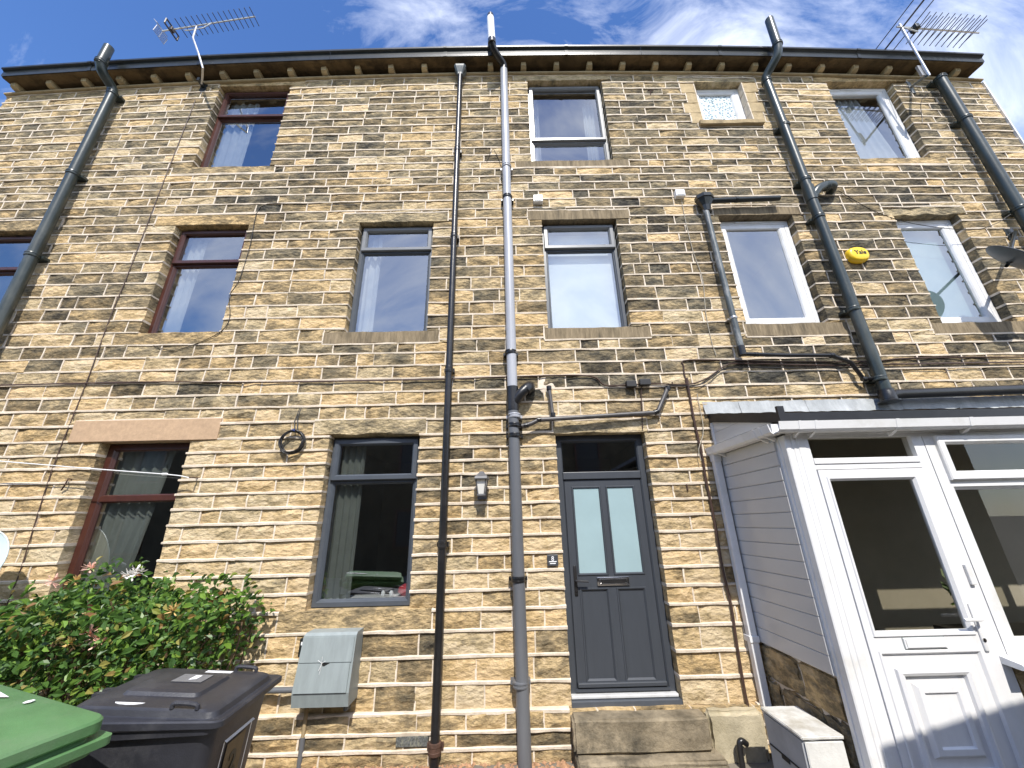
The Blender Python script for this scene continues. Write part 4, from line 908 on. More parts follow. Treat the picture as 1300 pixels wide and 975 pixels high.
# dirty white cabinet beside the porch
cb = empty('utility_cabinet', (1.985, -.66, 0)); tag(cb, 'dirty white utility cabinet standing against the porch side wall', 'cabinet')
parent_keep(rough_block(1.85, 2.115, -.87, -.45, -.01, .45, .0015, 3, .008).build('case', BOXG, None, R(40)), cb)
parent_keep(rough_block(1.842, 2.122, -.882, -.44, .452, .475, .0015, 3, .006).build('lid', BOXW, None, R(40)), cb)
parent_keep(rough_block(1.858, 2.108, -.884, -.872, .012, .445, .001, 2, .004).build('door', BOXW, None, R(40)), cb)
mb = MB(); mb.box(1.846, 1.849, -.85, -.47, .26, .27); mb.box(1.844, 1.848, -.68, -.60, .24, .262); parent_keep(mb.build('side_seam', RUBBER), cb)
pr = empty('drain_elbow'); mb = MB(); q = (1.791, 0.083)
mb.tube(smooth_path([(q[0] - .05, -.2, -.02), (q[0] - .045, -.2, q[1] + .05), (q[0] - .02, -.2, q[1] + .085), (q[0] + .02, -.19, q[1] + .06)]), .022, 10); child(mb, 'pipe', BLACKP, pr, SM); tag(pr, 'short black pipe elbow on the ground right of the doorstep', 'pipe')

# ------------------------------------------------------------------ porch
PO = empty('porch', (2.15, -.5, 0)); tag(PO, 'white lean-to porch with panelled door at the right', 'porch')
def pp(mb, nm, m, smooth=None): return parent_keep(mb.build(nm, m, None, smooth), PO)
PX, PY, PXE = 2.15, -1.02, 6.1
PLASTER = mat('grey_cream_plaster', (0.40, 0.375, 0.32), 0.9, 0.08, 3)
# side cladding boards
zz = .800; k = 0
while zz < 2.42:
    h = min(.1165, 2.425 - zz); mb = MB()
    mb.extrude_x([], 0, 0) if False else None
    prof = [(0, zz + .004), (-.012, zz + .001), (-.014, zz + .012), (-.014, zz + h - .006), (-.006, zz + h - .001), (0, zz + h - .001)]
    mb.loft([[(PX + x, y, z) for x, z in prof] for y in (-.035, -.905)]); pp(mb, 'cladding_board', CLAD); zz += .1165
# the gable boards above the side gutter
def vz(y): return 2.785 + (2.512 - 2.785) * (y / -1.04)          # underside of the verge
for k in range(4):
    za = 2.428 + k * .115; zb2 = za + .113; poly = []
    y_at = lambda z: (z - 2.785) / (2.512 - 2.785) * -1.04
    ya, yb = max(-1.0, min(-.02, y_at(za))), max(-1.0, min(-.02, y_at(min(zb2, 2.778))))
    if ya > -.05: continue
    pl = [(-.006, za), (ya, za), (yb, min(zb2, 2.778)), (-.006, min(zb2, 2.778))]
    mb = MB(); mb.extrude_x(pl, PX - .010, PX); pp(mb, 'gable_board', CLAD)
mb = MB(); mb.box(PX - .022, PX + .03, -.034, -.003, .80, 2.77); pp(mb, 'wall_trim', WHITE)
mb = MB(); mb.box(PX + .0005, PX + .06, -.905, -.034, .80, 2.50); pp(mb, 'side_lining', WHITE)
# dwarf side wall of rough stones
rs2 = random.Random(8)
for (z0, z1, cuts) in ((.02, .27, (-.91, -.50, -.02)), (.275, .53, (-.91, -.68, -.22, -.02)), (.535, .79, (-.91, -.52, -.02))):
    for i in range(len(cuts) - 1):
        mb = rough_block(PX + .0, PX + .16, cuts[i] + .006, cuts[i + 1] - .006, z0, z1, .010, 4, .02)
        n = len(mb.v) ; mb.t = [(rs2.uniform(.3, .6), rs2.random(), rs2.random())] * n; pp(mb, 'stone', STONE)
mb = MB(); mb.box(PX + .02, PX + .15, -.905, -.02, 0, .795); pp(mb, 'dwarf_wall', MORTAR)
# corner post with grooves
mb = MB(); xs = [2.15, 2.158, 2.185, 2.190, 2.205, 2.210, 2.225, 2.230, 2.245, 2.250, 2.30]; ys = [PY + .006, PY, PY, PY + .006, PY + .006, PY, PY, PY + .006, PY + .006, PY, PY]
pl = list(zip(xs, ys)) + [(2.30, PY + .12), (2.17, PY + .12)] + [(2.156, PY + .115), (2.156, PY + .10), (2.15, PY + .095), (2.15, PY + .075), (2.156, PY + .07), (2.156, PY + .05), (2.15, PY + .045), (2.15, PY + .02)]
mb.loft([[(x, y, z) for x, y in pl] for z in (.05, 2.415)]); pp(mb, 'corner_post', WHITE)
# head board, door frame
mb = MB(); mb.box(2.30, PXE, PY + .012, PY + .09, 2.392, 2.5); pp(mb, 'head_board', WHITE)
LX0, LX1 = 2.338, 3.148
pd_ = MB(); pd_.box(2.3005, LX0 - .004, PY + .004, PY + .08, .05, 2.391); pd_.box(LX1 + .004, 3.235, PY + .004, PY + .08, .05, 2.391); pd_.box(LX0 - .004, LX1 + .004, PY + .004, PY + .08, 2.148, 2.232); pd_.box(LX0 - .004, LX1 + .004, PY + .004, PY + .08, .05, .10)
pd_.box(LX0 - .0035, LX1 + .0035, PY - .004, PY + .0035, 2.19, 2.228)
pdoor = pp(pd_, 'porch_door', WHITED)
mb = MB(); mb.box(LX0, LX1, PY + .035, PY + .045, 2.233, 2.390); child(mb, 'fanlight_pane', GLASS_DARK, pdoor).matrix_parent_inverse = Matrix.Identity(4)
def pchild(mb, nm, m, smooth=None, par=None):
    o = mb.build(nm, m, None, smooth); o.parent = par or pdoor; o.matrix_parent_inverse = ((par or pdoor).matrix_parent_inverse @ Matrix.Identity(4)).inverted() if False else Matrix.Identity(4); return o
mb = MB(); z0, z1 = .105, 2.142; gx0, gx1, gz0, gz1 = 2.405, 3.052, 1.068, 2.072
mb.box(LX0, gx0, PY - .006, PY + .04, z0, z1); mb.box(gx1, LX1, PY - .006, PY + .04, z0, z1); mb.box(gx0, gx1, PY - .006, PY + .04, gz1, z1); mb.box(gx0, gx1, PY - .006, PY + .04, .955, gz0); mb.box(gx0, gx1, PY + .004, PY + .036, z0, .955)
mb.ring(gx0, gx1, gz0, gz1, [(-.02, PY - .0062), (-.016, PY - .014), (-.004, PY - .014), (.012, PY + .004), (.012, PY + .02)])
mb.ring(gx0 + .0, gx1 - .0, .15, .955, [(-.018, PY - .0062), (-.014, PY - .012), (-.002, PY - .012), (.010, PY + .003), (.010, PY + .0039)])
# nested panel mouldings
mb.ring(2.465, 2.945, .315, .872, [(0, PY + .0038), (.004, PY - .016), (.022, PY - .024), (.040, PY - .016), (.046, PY + .0038)])
mb.ring(2.545, 2.865, .405, .795, [(0, PY + .0038), (.022, PY - .018), (.052, PY - .018), (.062, PY - .006), (.1, PY - .006)])
mb.box(2.64, 2.77, PY - .0062, PY + .0035, .50, .70)
pchild(mb, 'door_leaf', WHITED)
mb = MB(); mb.box(gx0 + .008, gx1 - .008, PY + .012, PY + .022, gz0 + .008, gz1 - .008); pchild(mb, 'pane', GLASS_DARK)
mb = MB(); mb.cbox(2.572, 2.848, PY - .016, PY - .0065, .978, 1.042, .004); mb.cbox(2.582, 2.838, PY - .021, PY - .0165, .985, 1.035, .003); pchild(mb, 'letterplate', WHITE)
mb = MB(); mb.ring(2.568, 2.852, .974, 1.046, [(0, PY - .0065), (0, PY - .0085), (.0035, PY - .0085), (.0035, PY - .0065)]); pchild(mb, 'letterplate_painted_shadow', METERG)  # grey ring stands in for the shadow line round the letterplate
mb = MB(); hx = 3.103; mb.cbox(hx - .015, hx + .015, PY - .018, PY - .0065, .955, 1.235, .006); mb.tube([(hx, PY - .015, 1.145), (hx, PY - .055, 1.145), (hx - .02, PY - .062, 1.145), (hx - .125, PY - .058, 1.145)], .010, 8); pchild(mb, 'door_handle', WHITE, SM)
mb = MB(); mb.lathe((hx, PY - .0185, 1.02), (0, -1, 0), [(0, .012), (.003, .012), (.004, .006)], 10); pchild(mb, 'lock_cylinder', CHROME, SM)
# window right of the door
pw = MB(); wx0 = 3.24
for (x0, x1, za, zb2) in ((wx0, 3.33, .90, 2.391), (3.33, PXE, 2.335, 2.391), (3.33, PXE, .925, 1.0), (3.33, PXE, 2.0, 2.06), (4.55, 4.64, 1.0, 2.0)): pw.box(x0, x1, PY + .002, PY + .075, za, zb2)
pw.ring(3.331, 4.549, 1.001, 1.999, [(0, PY + .012), (.006, PY + .012), (.022, PY + .03), (.022, PY + .05)])
pwin = pp(pw, 'porch_window', WHITE)
mb = MB(); mb.ring(3.318, 4.60, 2.045, 2.385, [(0, PY + .0015), (0, PY - .018), (.008, PY - .026), (.05, PY - .026), (.068, PY - .004), (.068, PY + .03)]); pchild(mb, 'sash', WHITE, None, pwin)
mb = MB(); mb.box(3.376, 4.545, PY + .005, PY + .013, 2.102, 2.328); pchild(mb, 'pane', GLASS_DARK, None, pwin)
mb = MB(); mb.box(3.345, 4.535, PY + .034, PY + .042, 1.014, 1.986); mb.box(4.64, PXE - .05, PY + .034, PY + .042, 1.0, 2.0); pchild(mb, 'pane', GLASS_DARK, None, pwin)
mb = MB(); mb.extrude_x([(PY + .08, .924), (PY - .005, .924), (PY - .115, .905), (PY - .125, .878), (PY - .10, .872), (PY - .02, .880), (PY + .08, .880)], 3.18, PXE); pchild(mb, 'sill', WHITE, None, pwin)
q = (3.189, 1.413)
mb = MB(); mb.cbox(q[0] - .02, q[0] + .012, PY - .016, PY + .0035, q[1] - .07, q[1] + .06, .004); pchild(mb, 'hinge', WHITE)
# wall under the window
for (z0, z1, cuts) in ((.02, .30, (3.24, 3.62, 4.1, 4.6, 5.3, 6.08)), (.305, .58, (3.24, 3.9, 4.35, 5.3, 6.08)), (.585, .872, (3.24, 3.55, 4.05, 4.7, 5.3, 6.08))):
    for i in range(len(cuts) - 1):
        mb = rough_block(cuts[i] + .006, cuts[i + 1] - .006, PY + .02, PY + .16, z0, z1, .008, 4, .02)
        n = len(mb.v); mb.t = [(rs2.uniform(.1, .5), rs2.random(), rs2.random())] * n; pp(mb, 'stone', STONE)
mb = MB(); mb.box(3.236, PXE, PY + .04, PY + .15, 0, .87); pp(mb, 'front_dwarf_wall', MORTAR)
mb = MB(); mb.box(PXE - .06, PXE, PY + .1, -.02, 0, 2.5); pp(mb, 'end_wall', CLAD)
mb = MB(); mb.box(2.22, PXE - .07, PY + .165, -.02, .03, .10); pp(mb, 'floor', ROOM)
mb = MB(); mb.box(2.22, PXE - .07, -.075, -.035, .101, 2.75); pp(mb, 'inner_wall', PLASTER)
# roof: lean-to deck with black trim, lead flashing
def rz(y): return 2.872 + (2.59 - 2.872) * (y / -1.06)
mb = MB(); mb.extrude_x([(-.02, rz(-.02) - .012), (-1.035, rz(-1.035) - .012), (-1.035, rz(-1.035) - .09), (-.02, rz(-.02) - .09)], PX + .012, PXE); pp(mb, 'roof_deck', FELT)
mb = MB(); mb.extrude_x([(-.016, rz(-.016)), (-1.062, rz(-1.062)), (-1.062, 2.512), (-.016, 2.782)], PX - .03, PX + .011); pp(mb, 'verge_trim', FELT)
mb = MB(); mb.box(PX - .034, PX + .02, -1.078, -1.055, 2.508, 2.640); pp(mb, 'verge_corner', FELT)
mb = MB(); mb.extrude_x([(-1.036, 2.592), (-1.066, 2.586), (-1.066, 2.515), (-1.036, 2.515)], PX + .021, PXE); pp(mb, 'front_trim', FELT)
mb = MB(); mb.box(PX + .02, PXE, -1.03, -1.012, 2.415, 2.52); pp(mb, 'fascia', WHITE)
# lead flashing in overlapping lengths
x = 2.085; k = 0
while x < PXE - .1:
    L = rs2.uniform(.32, .62); n = 8; vs = []; fs = []
    for i in range(n + 1):
        xx = x + L * i / n; w = rs2.uniform(-.007, .007)
        vs += [(xx, -.008, 3.0), (xx, -.024 - .003 * (k % 2), 3.004 + rs2.uniform(-.004, .004)), (xx, -.032 - .004 * (k % 2) + w * .6, 2.94), (xx, -.05 - .004 * (k % 2) + w, 2.868 + w)]
    for i in range(n):
        for j in range(3): a_ = i * 4 + j; fs.append((a_, a_ + 4, a_ + 5, a_ + 1))
    mb = MB(); mb.add(vs, fs); pp(mb, 'flashing', LEAD, R(70)); x += L - .004; k += 1
# gutters: front and side, with brackets and stop ends
gprof = [(0, .078), (0, .012), (.012, 0), (.075, 0), (.092, .016), (.104, .078), (.098, .078), (.086, .02), (.072, .007), (.014, .007), (.007, .014), (.007, .078)]
mb = MB(); mb.extrude_x([(-1.032 - u, 2.425 + v) for u, v in gprof], 2.06, PXE); gf = pp(mb, 'front_gutter', WHITE)
mb = MB(); mb.loft([[(PX - .022 - u, y, 2.422 + v) for u, v in gprof] for y in (-1.05, -.012)]); gs = pp(mb, 'side_gutter', WHITE)
mb = MB(); mb.loft([[(PX - .02 - u * 1.04, y, 2.419 + v * 1.04) for u, v in gprof] for y in (-.03, -.009)]); mb.box(PX - .125, PX - .022, -.0088, -.006, 2.424, 2.498); pchild(mb, 'stop_end', WHITE, None, gs)
big = [(u * 1.05 - .002, v * 1.06 - .003) for u, v in gprof[:6]] + [(u, v) for u, v in reversed(gprof[:6])]
for (xa, xb) in ((2.212, 2.212 + .02), (2.337, 2.337 + .02), (2.964, 2.964 + .028), (3.533, 3.533 + .028), (4.7, 4.73)):
    mb = MB(); mb.extrude_x([(-1.032 - u, 2.425 + v) for u, v in big], xa, xb); mb.extrude_x([(-1.031, 2.424), (-1.031, 2.39), (-1.10, 2.4235)], xa, xb); pchild(mb, 'bracket', WHITE, None, gf)
for y in (-.92, -.84, -.16): 
    mb = MB(); mb.loft([[(PX - .022 - u, yy, 2.422 + v) for u, v in big] for yy in (y, y - .025)]); mb.loft([[(PX - .016, yy, 2.4205), (PX - .016, yy, 2.385), (PX - .09, yy, 2.4205)] for yy in (y, y - .025)]); pchild(mb, 'bracket', WHITE, None, gs)
dpx = 2.088
mb = MB(); mb.cbox(dpx - .034, dpx + .034, -.098, -.032, .02, 2.425, .006); dp = pp(mb, 'downpipe', WHITE)
mb = MB(); mb.cbox(dpx - .042, dpx + .042, -.106, -.004, .795, .845, .004); pchild(mb, 'pipe_clip', WHITE, None, dp)
mb = MB(); mb.cbox(dpx - .040, dpx + .040, -.104, -.026, 2.36, 2.43, .004); pchild(mb, 'outlet', WHITE, None, dp)
# things inside the porch
pl_ = empty('potted_plant', (3.55, -.62, 1.0)); tag(pl_, 'green potted plant seen through the porch window', 'plant')
mb = MB(); mb.lathe((3.55, -.62, .98), Z_, [(0, .06), (.12, .085), (.13, .09)], 12); parent_keep(mb.build('pot', RUBBER, None, SM), pl_)
mb = MB()
for k in range(60):
    t = rs2.uniform(0, 6.28); r_ = rs2.uniform(.02, .13); p = Vector((3.55 + r_ * math.cos(t), -.62 + r_ * math.sin(t), 1.12 + rs2.uniform(0, .26))); u = Vector((rs2.uniform(-1, 1), rs2.uniform(-1, 1), rs2.uniform(-.3, 1))).normalized() * .06; v = u.cross(Vector((0, .3, 1))).normalized() * .022
    mb.add([p - u, p + v, p + u, p - v], [(0, 1, 2, 3)], (rs2.random(), 0, 0))
parent_keep(mb.build('leaves', LEAF), pl_)
sh = empty('shelf_unit', (3.9, -.6, 0)); tag(sh, 'dark low shelf unit behind the porch window', 'shelf')
mb = MB(); mb.box(3.35, 4.6, -.78, -.45, .93, .98); parent_keep(mb.build('top', RUBBER), sh)
mb = MB(); mb.box(3.40, 3.46, -.75, -.48, .10, .93); parent_keep(mb.build('leg', RUBBER), sh)
mb = MB(); mb.box(4.50, 4.56, -.75, -.48, .10, .93); parent_keep(mb.build('leg', RUBBER), sh)

# ------------------------------------------------------------------ aerials and dishes
def rod(par, a, b, r, m, nm, seg=5): mb = MB(); mb.tube([a, b], r, seg); return child(mb, nm, m, par)
aa = empty('television_aerial'); tag(aa, 'television aerial with grid reflector on a cranked mast, above the left house', 'aerial', 'television aerials on the eaves')
YA = -.42
run(aa, [(-4.562, -0.1, 8.173), (-4.45, -0.22, 8.134), (-4.328, -0.36, 8.089), (-4.399, -0.42, 8.301), (-4.575, -0.42, 8.667), (-4.596, -0.42, 8.951)], .014, ALU, 'mast', 8)
mb = MB(); p = Vector((-4.609, -0.06, 8.238)); mb.cbox(p.x - .05, p.x + .05, -.02, -.004, p.z - .10, p.z + .06, .004); mb.box(p.x - .02, p.x + .02, -.13, -.018, p.z - .03, p.z + .03); child(mb, 'wall_bracket', BLACKG, aa)
b0, b1 = Vector((-5.075, -0.42, 8.837)), Vector((-3.762, -0.42, 9.167)); rod(aa, b0, b1, .011, ALU, 'boom', 6)
run(aa, [b0.lerp(b1, .25) + Vector((0, 0, -.07)), b0.lerp(b1, .28) + Vector((0, 0, -.085)), b0.lerp(b1, .45) + Vector((0, 0, -.085)), b0.lerp(b1, .52) + Vector((0, 0, -.0))], .008, ALU, 'boom_brace', 6)
dv = (b1 - b0).normalized(); upv = Vector((0, 0, 1)) - dv * dv.z; upv.normalize()
for k in range(15):
    c = b0.lerp(b1, .20 + .79 * k / 14); rod(aa, c + Vector((0, -.12, 0)), c + Vector((0, .12, 0)), .0055, ALUD, 'element')
for s_ in (-1, 1):
    m_a = MB()
    for k in range(5): 
        c = b0 + dv * (.02 * 0) + upv * s_ * (.03 + .025 * k) - dv * (.012 * k); m_a.tube([c + Vector((0, -.09, 0)), c + Vector((0, .09, 0))], .005, 4)
    for yy in (-.09, 0, .09): m_a.tube([b0 + upv * s_ * .03 + Vector((0, yy, 0)), b0 + upv * s_ * .135 - dv * .05 + Vector((0, yy, 0))], .005, 4)
    child(m_a, 'reflector', ALU, aa)
mb = MB(); c = b0.lerp(b1, .10); 
for s_ in (-1, 1): mb.tube([c + Vector((0, -.11, s_ * .05)), c + Vector((0, .11, s_ * .05))], .012, 6); mb.tube([c + Vector((0, s_ * .11, -.05)), c + Vector((0, s_ * .11, .05))], .012, 6)
mb.cbox(c.x - .02, c.x + .03, c.y - .03, c.y + .03, c.z - .04, c.z + .03, .004); child(mb, 'dipole', ALUD, aa)
ab = empty('television_aerial'); tag(ab, 'television aerial with long rod reflectors on a leaning mast, at the right gable', 'aerial', 'television aerials on the eaves')
YB2 = -.46
m0, m1 = Vector((6.028, -0.4, 7.635)), Vector((5.936, -0.46, 8.691)); rod(ab, m0, m1, .016, ALU, 'mast', 8)
b0, b1 = Vector((5.868, -0.46, 8.635)), Vector((7.035, -0.46, 8.465)); rod(ab, b0, b1, .012, ALU, 'boom', 6); dv = (b1 - b0).normalized()
rod(ab, b0.lerp(b1, .08), b0.lerp(b1, .24) + Vector((0, 0, -.085)), .011, ALU, 'boom_brace', 6)
for k in range(10):
    c = b0.lerp(b1, .26 + .66 * k / 9)
    rod(ab, c + Vector((-.018, -.20, .0)), c + Vector((.018, .20, .0)), .006, ALUD, 'element'); rod(ab, c + Vector((.012, -.17, -.03)), c + Vector((.04, .17, .03)), .006, ALUD, 'element')
for k, (t, zz) in enumerate(((.0, .06), (.03, -.06), (.10, .03), (.16, -.03))):
    c = b0.lerp(b1, t) + Vector((0, 0, zz)); rod(ab, c + Vector((0, -.36, 0)), c + Vector((0, .36, 0)), .007, ALUD, 'reflector')
mb = MB(); c = b0.lerp(b1, .22); mb.cbox(c.x - .03, c.x + .03, c.y - .05, c.y + .05, c.z - .05, c.z + .03, .006); child(mb, 'dipole_box', BLACKG, ab)
pw_ = Vector((6.312, -0.01, 8.018)); mb = MB(); mb.cbox(pw_.x - .06, pw_.x - .01, -.022, -.005, pw_.z - .16, pw_.z + .10, .003); mb.tube([(pw_.x - .035, -.02, pw_.z - .02), (m0.x - .03, m0.y + .01, m0.z + .01)], .018, 6); child(mb, 'wall_bracket', LEADP, ab)
mb = MB(); a_, b_ = m0.lerp(m1, .04), m0.lerp(m1, .22); ofs = Vector((-.03, .02, 0)); mb.loft([[a_ + ofs + Vector((-.03, 0, 0)), a_ + ofs + Vector((.03, 0, 0)), a_ + ofs + Vector((.03, .03, 0)), a_ + ofs + Vector((-.03, .03, 0))], [b_ + ofs + Vector((-.03, 0, 0)), b_ + ofs + Vector((.03, 0, 0)), b_ + ofs + Vector((.03, .03, 0)), b_ + ofs + Vector((-.03, .03, 0))]]); child(mb, 'clamp', ALU, ab)

def dish(label, c, nrm, rad, m_face, wallpt, roll=0):
    t = empty('satellite_dish', (0, 0, 0)); tag(t, label, 'satellite dish', 'satellite dishes on the wall')
    n = Vector(nrm).normalized(); a = Vector((0, 0, 1)).cross(n).normalized(); b = n.cross(a); c = Vector(c); vs, fs = [], []; seg = 32
    for side in (0, 1):
        for i in range(7):
            k = i / 6
            for j in range(seg):
                q = 2 * math.pi * j / seg; vs.append(c + (a * math.cos(q) + b * math.sin(q) * 1.08) * rad * max(k, .001) + n * (.16 * rad * (k * k - 1) - side * .006))
    def id_(s, i, j): return s * 7 * seg + i * seg + j % seg
    for s in (0, 1):
        for i in range(6):
            for j in range(seg): fs.append((id_(s, i, j), id_(s, i, j + 1), id_(s, i + 1, j + 1), id_(s, i + 1, j)))
    for j in range(seg): fs.append((id_(0, 6, j), id_(0, 6, j + 1), id_(1, 6, j + 1), id_(1, 6, j)))
    mb = MB(); mb.add(vs, fs); child(mb, 'reflector', m_face, t, SM)
    mb = MB(); mb.tube([c + b * (rad * 1.06 * .99) + n * 0.0 if False else c + (a * math.cos(q * math.pi / 16) + b * math.sin(q * math.pi / 16) * 1.08) * rad for q in range(33)], .006, 6); child(mb, 'rim', m_face, t, SM)
    e = c - b * rad * .75 + n * rad * .95; mb = MB(); mb.tube([c - b * rad * 1.02 - n * .02, e], .009, 6); child(mb, 'arm', BLACKG, t)
    mb = MB(); mb.lathe(e, (c - e), [(-.03, .02), (.0, .024), (.05, .024), (.06, .03), (.07, .03)], 12); child(mb, 'receiver', LEADP, t, SM)
    w = Vector(wallpt); mb = MB(); mb.tube([c - n * rad * .18, c - n * rad * .4, Vector((w.x, -.06, w.z)), Vector((w.x, -.004, w.z))], .018, 8); mb.cbox(w.x - .06, w.x + .06, -.018, -.004, w.z - .09, w.z + .09, .004); child(mb, 'wall_bracket', BLACKG, t, SM)
dish('dark grey satellite dish beside a white middle-floor window at the right edge', (5.735, -0.42, 4.499), (.52, -.62, .57), .245, DISHG, (6.504, -0.01, 5.175))
dish('pale satellite dish just entering the frame above the bush at the left edge', (-4.671, -0.42, 1.589), (.30, -.9, .25), .27, DISHW, (-5.332, -0.01, 1.677))

# ------------------------------------------------------------------ wheelie bins
def rrect(hx, hy, r, z, cx=0.0, slope=0.0, n=4):
    out = []
    for k, (sx_, sy_) in enumerate(((1, 1), (-1, 1), (-1, -1), (1, -1))):
        for i in range(n + 1):
            t = (k + i / n) * math.pi / 2
            x = cx + sx_ * (hx - r) + r * math.cos(t); y = sy_ * (hy - r) + r * math.sin(t); out.append((x, y, z - slope * (x - cx)))
    return out
def wheelie_bin(label, loc, head, body, lid, sc_=1.0, group='wheelie bins by the bush', green=False):
    t = empty('wheelie_bin', (loc[0], loc[1], 0), head); tag(t, label, 'wheelie bin', group); t.scale = (sc_, sc_, sc_)
    mb = MB(); mb.loft([rrect(.215, .215, .05, .03, .03), rrect(.225, .225, .06, .06, .03), rrect(.33, .268, .06, .90, .01), rrect(.335, .272, .06, .93, .01)]); child(mb, 'body', body, t, SM)
    mb = MB(); mb.loft([rrect(.335, .273, .06, .931), rrect(.368, .300, .05, .935), rrect(.372, .303, .05, .965), rrect(.360, .292, .05, .972), rrect(.32, .26, .05, .972)]); child(mb, 'rim', lid if green else body, t, SM)
    S = .075
    if green:
        mb = MB(); mb.loft([rrect(.392, .318, .03, .966, .012, .02), rrect(.396, .322, .03, .972, .012, .03), rrect(.396, .322, .03, .998, .012, .03), rrect(.392, .318, .03, 1.003, .012, .04), rrect(.352, .285, .05, 1.006, .008, S), rrect(.345, .278, .05, 1.02, .006, S), rrect(.2, .16, .05, 1.02, .0, S)]); L = child(mb, 'lid', lid, t, R(24))
        mb = MB(); mb.loft([rrect(.340, .272, .05, 1.022, .006, S), rrect(.345, .277, .05, 1.026, .006, S), rrect(.372, .300, .05, 1.030, .006, S), rrect(.376, .304, .05, 1.036, .006, S), rrect(.376, .304, .05, 1.066, .006, S), rrect(.370, .298, .05, 1.074, .005, S), rrect(.33, .262, .07, 1.085, .0, S), rrect(.2, .15, .07, 1.094, -.01, S)]); child(mb, 'lid_top', lid, t, R(24))
        zt2 = lambda x: 1.0865 - S * x
    else:
        mb = MB(); mb.loft([rrect(.385, .312, .045, .968, .012, .02), rrect(.390, .316, .040, .974, .012, .03), rrect(.390, .316, .040, 1.000, .012, .04), rrect(.384, .310, .045, 1.006, .012, .04), rrect(.352, .285, .05, 1.010, .008, S), rrect(.346, .279, .05, 1.014, .007, S), rrect(.338, .272, .05, 1.036, .006, S), rrect(.326, .262, .06, 1.045, .004, S), rrect(.25, .20, .06, 1.050, .0, S)], cap=True); L = child(mb, 'lid', lid, t, R(24))
        mb = MB(); mb.loft([rrect(.20, .15, .03, 1.046, -.02, S), rrect(.185, .135, .03, 1.066, -.02, S), rrect(.165, .115, .03, 1.072, -.02, S)]); child(mb, 'raised_panel', lid, t, R(28))
        for sy_ in (-1, 1):
            mb = MB(); zz = 1.044; mb.tube(smooth_path([(.13, sy_ * .262, zz - S * .13), (.14, sy_ * .262, zz + .022 - S * .13), (.24, sy_ * .262, zz + .020 - S * .24), (.25, sy_ * .262, zz - S * .25)], 3), .011, 8); child(mb, 'lid_handle', lid, t, SM)
        zt2 = lambda x: 1.0725 - S * x
    # hinge bar and lugs at the back
    mb = MB(); mb.tube([(-.415, -.245, 1.0), (-.415, .245, 1.0)], .014, 10)
    for yy in (-.235, -.03, .03, .235): mb.box(-.43, -.35, yy - .014, yy + .014, .965, 1.045)
    child(mb, 'hinge_bar', body, t, SM)
    for s_ in (-1, 1):
        mb = MB(); mb.lathe((-.24, s_ * .235, .10), (0, s_, 0), [(0, .09), (.005, .10), (.05, .10), (.055, .09)], 20); child(mb, 'wheel', RUBBER, t, SM)
    mb = MB(); mb.tube([(-.24, -.235, .10), (-.24, .235, .10)], .012, 8); child(mb, 'axle', LEADP, t)
    return t, zt2
bb, zk = wheelie_bin('charcoal black wheelie bin with white stickers on its lid', (-1.79, -1.49), R(4), BINK, BINK, .975)
def lidpatch(t, poly, zf, m, nm, h=.002):
    mb = MB(); n = len(poly); mb.add([(x, y, zf(x) + .0008) for x, y in poly] + [(x, y, zf(x) + h) for x, y in poly], [tuple(range(n)), tuple(range(n, 2 * n))] + [(i, (i + 1) % n, (i + 1) % n + n, i + n) for i in range(n)]); return child(mb, nm, m, t)
flat = lambda x: 1.048 - .075 * x
lidpatch(bb, [(-.10 + .075 * math.cos(k * .524), -.215 + .030 * math.sin(k * .524)) for k in range(12)], lambda x: 1.0465 - .075 * x, STICKER, 'sticker')
lidpatch(bb, [(-.02, .165), (.13, .165), (.13, .235), (-.02, .235)], lambda x: 1.0478 - .075 * x, STICKER, 'sticker')
lidpatch(bb, [(-.06, -.02), (.10, -.02), (.10, .09), (-.06, .09)], zk, STICKERG, 'embossed_label')
lidpatch(bb, [(.015, .005), (.05, .02), (.05, .07), (.015, .07)], lambda x: zk(x) + .002, STICKER, 'label_print')
mb = MB(); zc_ = .62; fx = lambda z: .01 + .225 + .105 * (z - .06) / .84 + .006
def frontp(y0, y1, z0, z1, dx): return [(fx(z0) + dx + .013, y0, z0), (fx(z0) + dx + .013, y1, z0), (fx(z1) + dx, y1, z1), (fx(z1) + dx, y0, z1)]
mb = MB(); 
for (y0, y1, z0, z1) in ((-.13, .13, .835, .842), (-.13, .13, .52, .527), (-.13, -.122, .527, .835), (.122, .13, .527, .835)): mb.add(frontp(y0, y1, z0, z1, .0012), [(0, 1, 2, 3)])
child(mb, 'sticker_border', STICKER, bb)
mb = MB(); mb.add(frontp(-.085, .085, .54, .81, .0008), [(0, 1, 2, 3)]); child(mb, 'number_panel', STICKERB, bb)
o = text_mesh('2', .14, INK, 'number', bb, .004); o.rotation_euler = (R(90), 0, R(90)); o.location = (fx(.70) + .010, 0, .70)
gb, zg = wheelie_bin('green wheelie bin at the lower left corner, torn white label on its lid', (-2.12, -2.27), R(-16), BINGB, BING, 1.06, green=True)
lidpatch(gb, [(-.36, .12), (-.20, .13), (-.12, .15), (-.15, .165), (-.09, .175), (-.12, .19), (-.07, .215), (-.15, .225), (-.25, .215), (-.36, .22)], lambda x: 1.0945 - .075 * x, STICKER, 'torn_label')
lidpatch(gb, [(.04 + .012 * math.cos(k * 1.05), .225 + .018 * math.sin(k * 1.05)) for k in range(6)], lambda x: 1.0925 - .075 * x, STICKER, 'sticker_scrap')

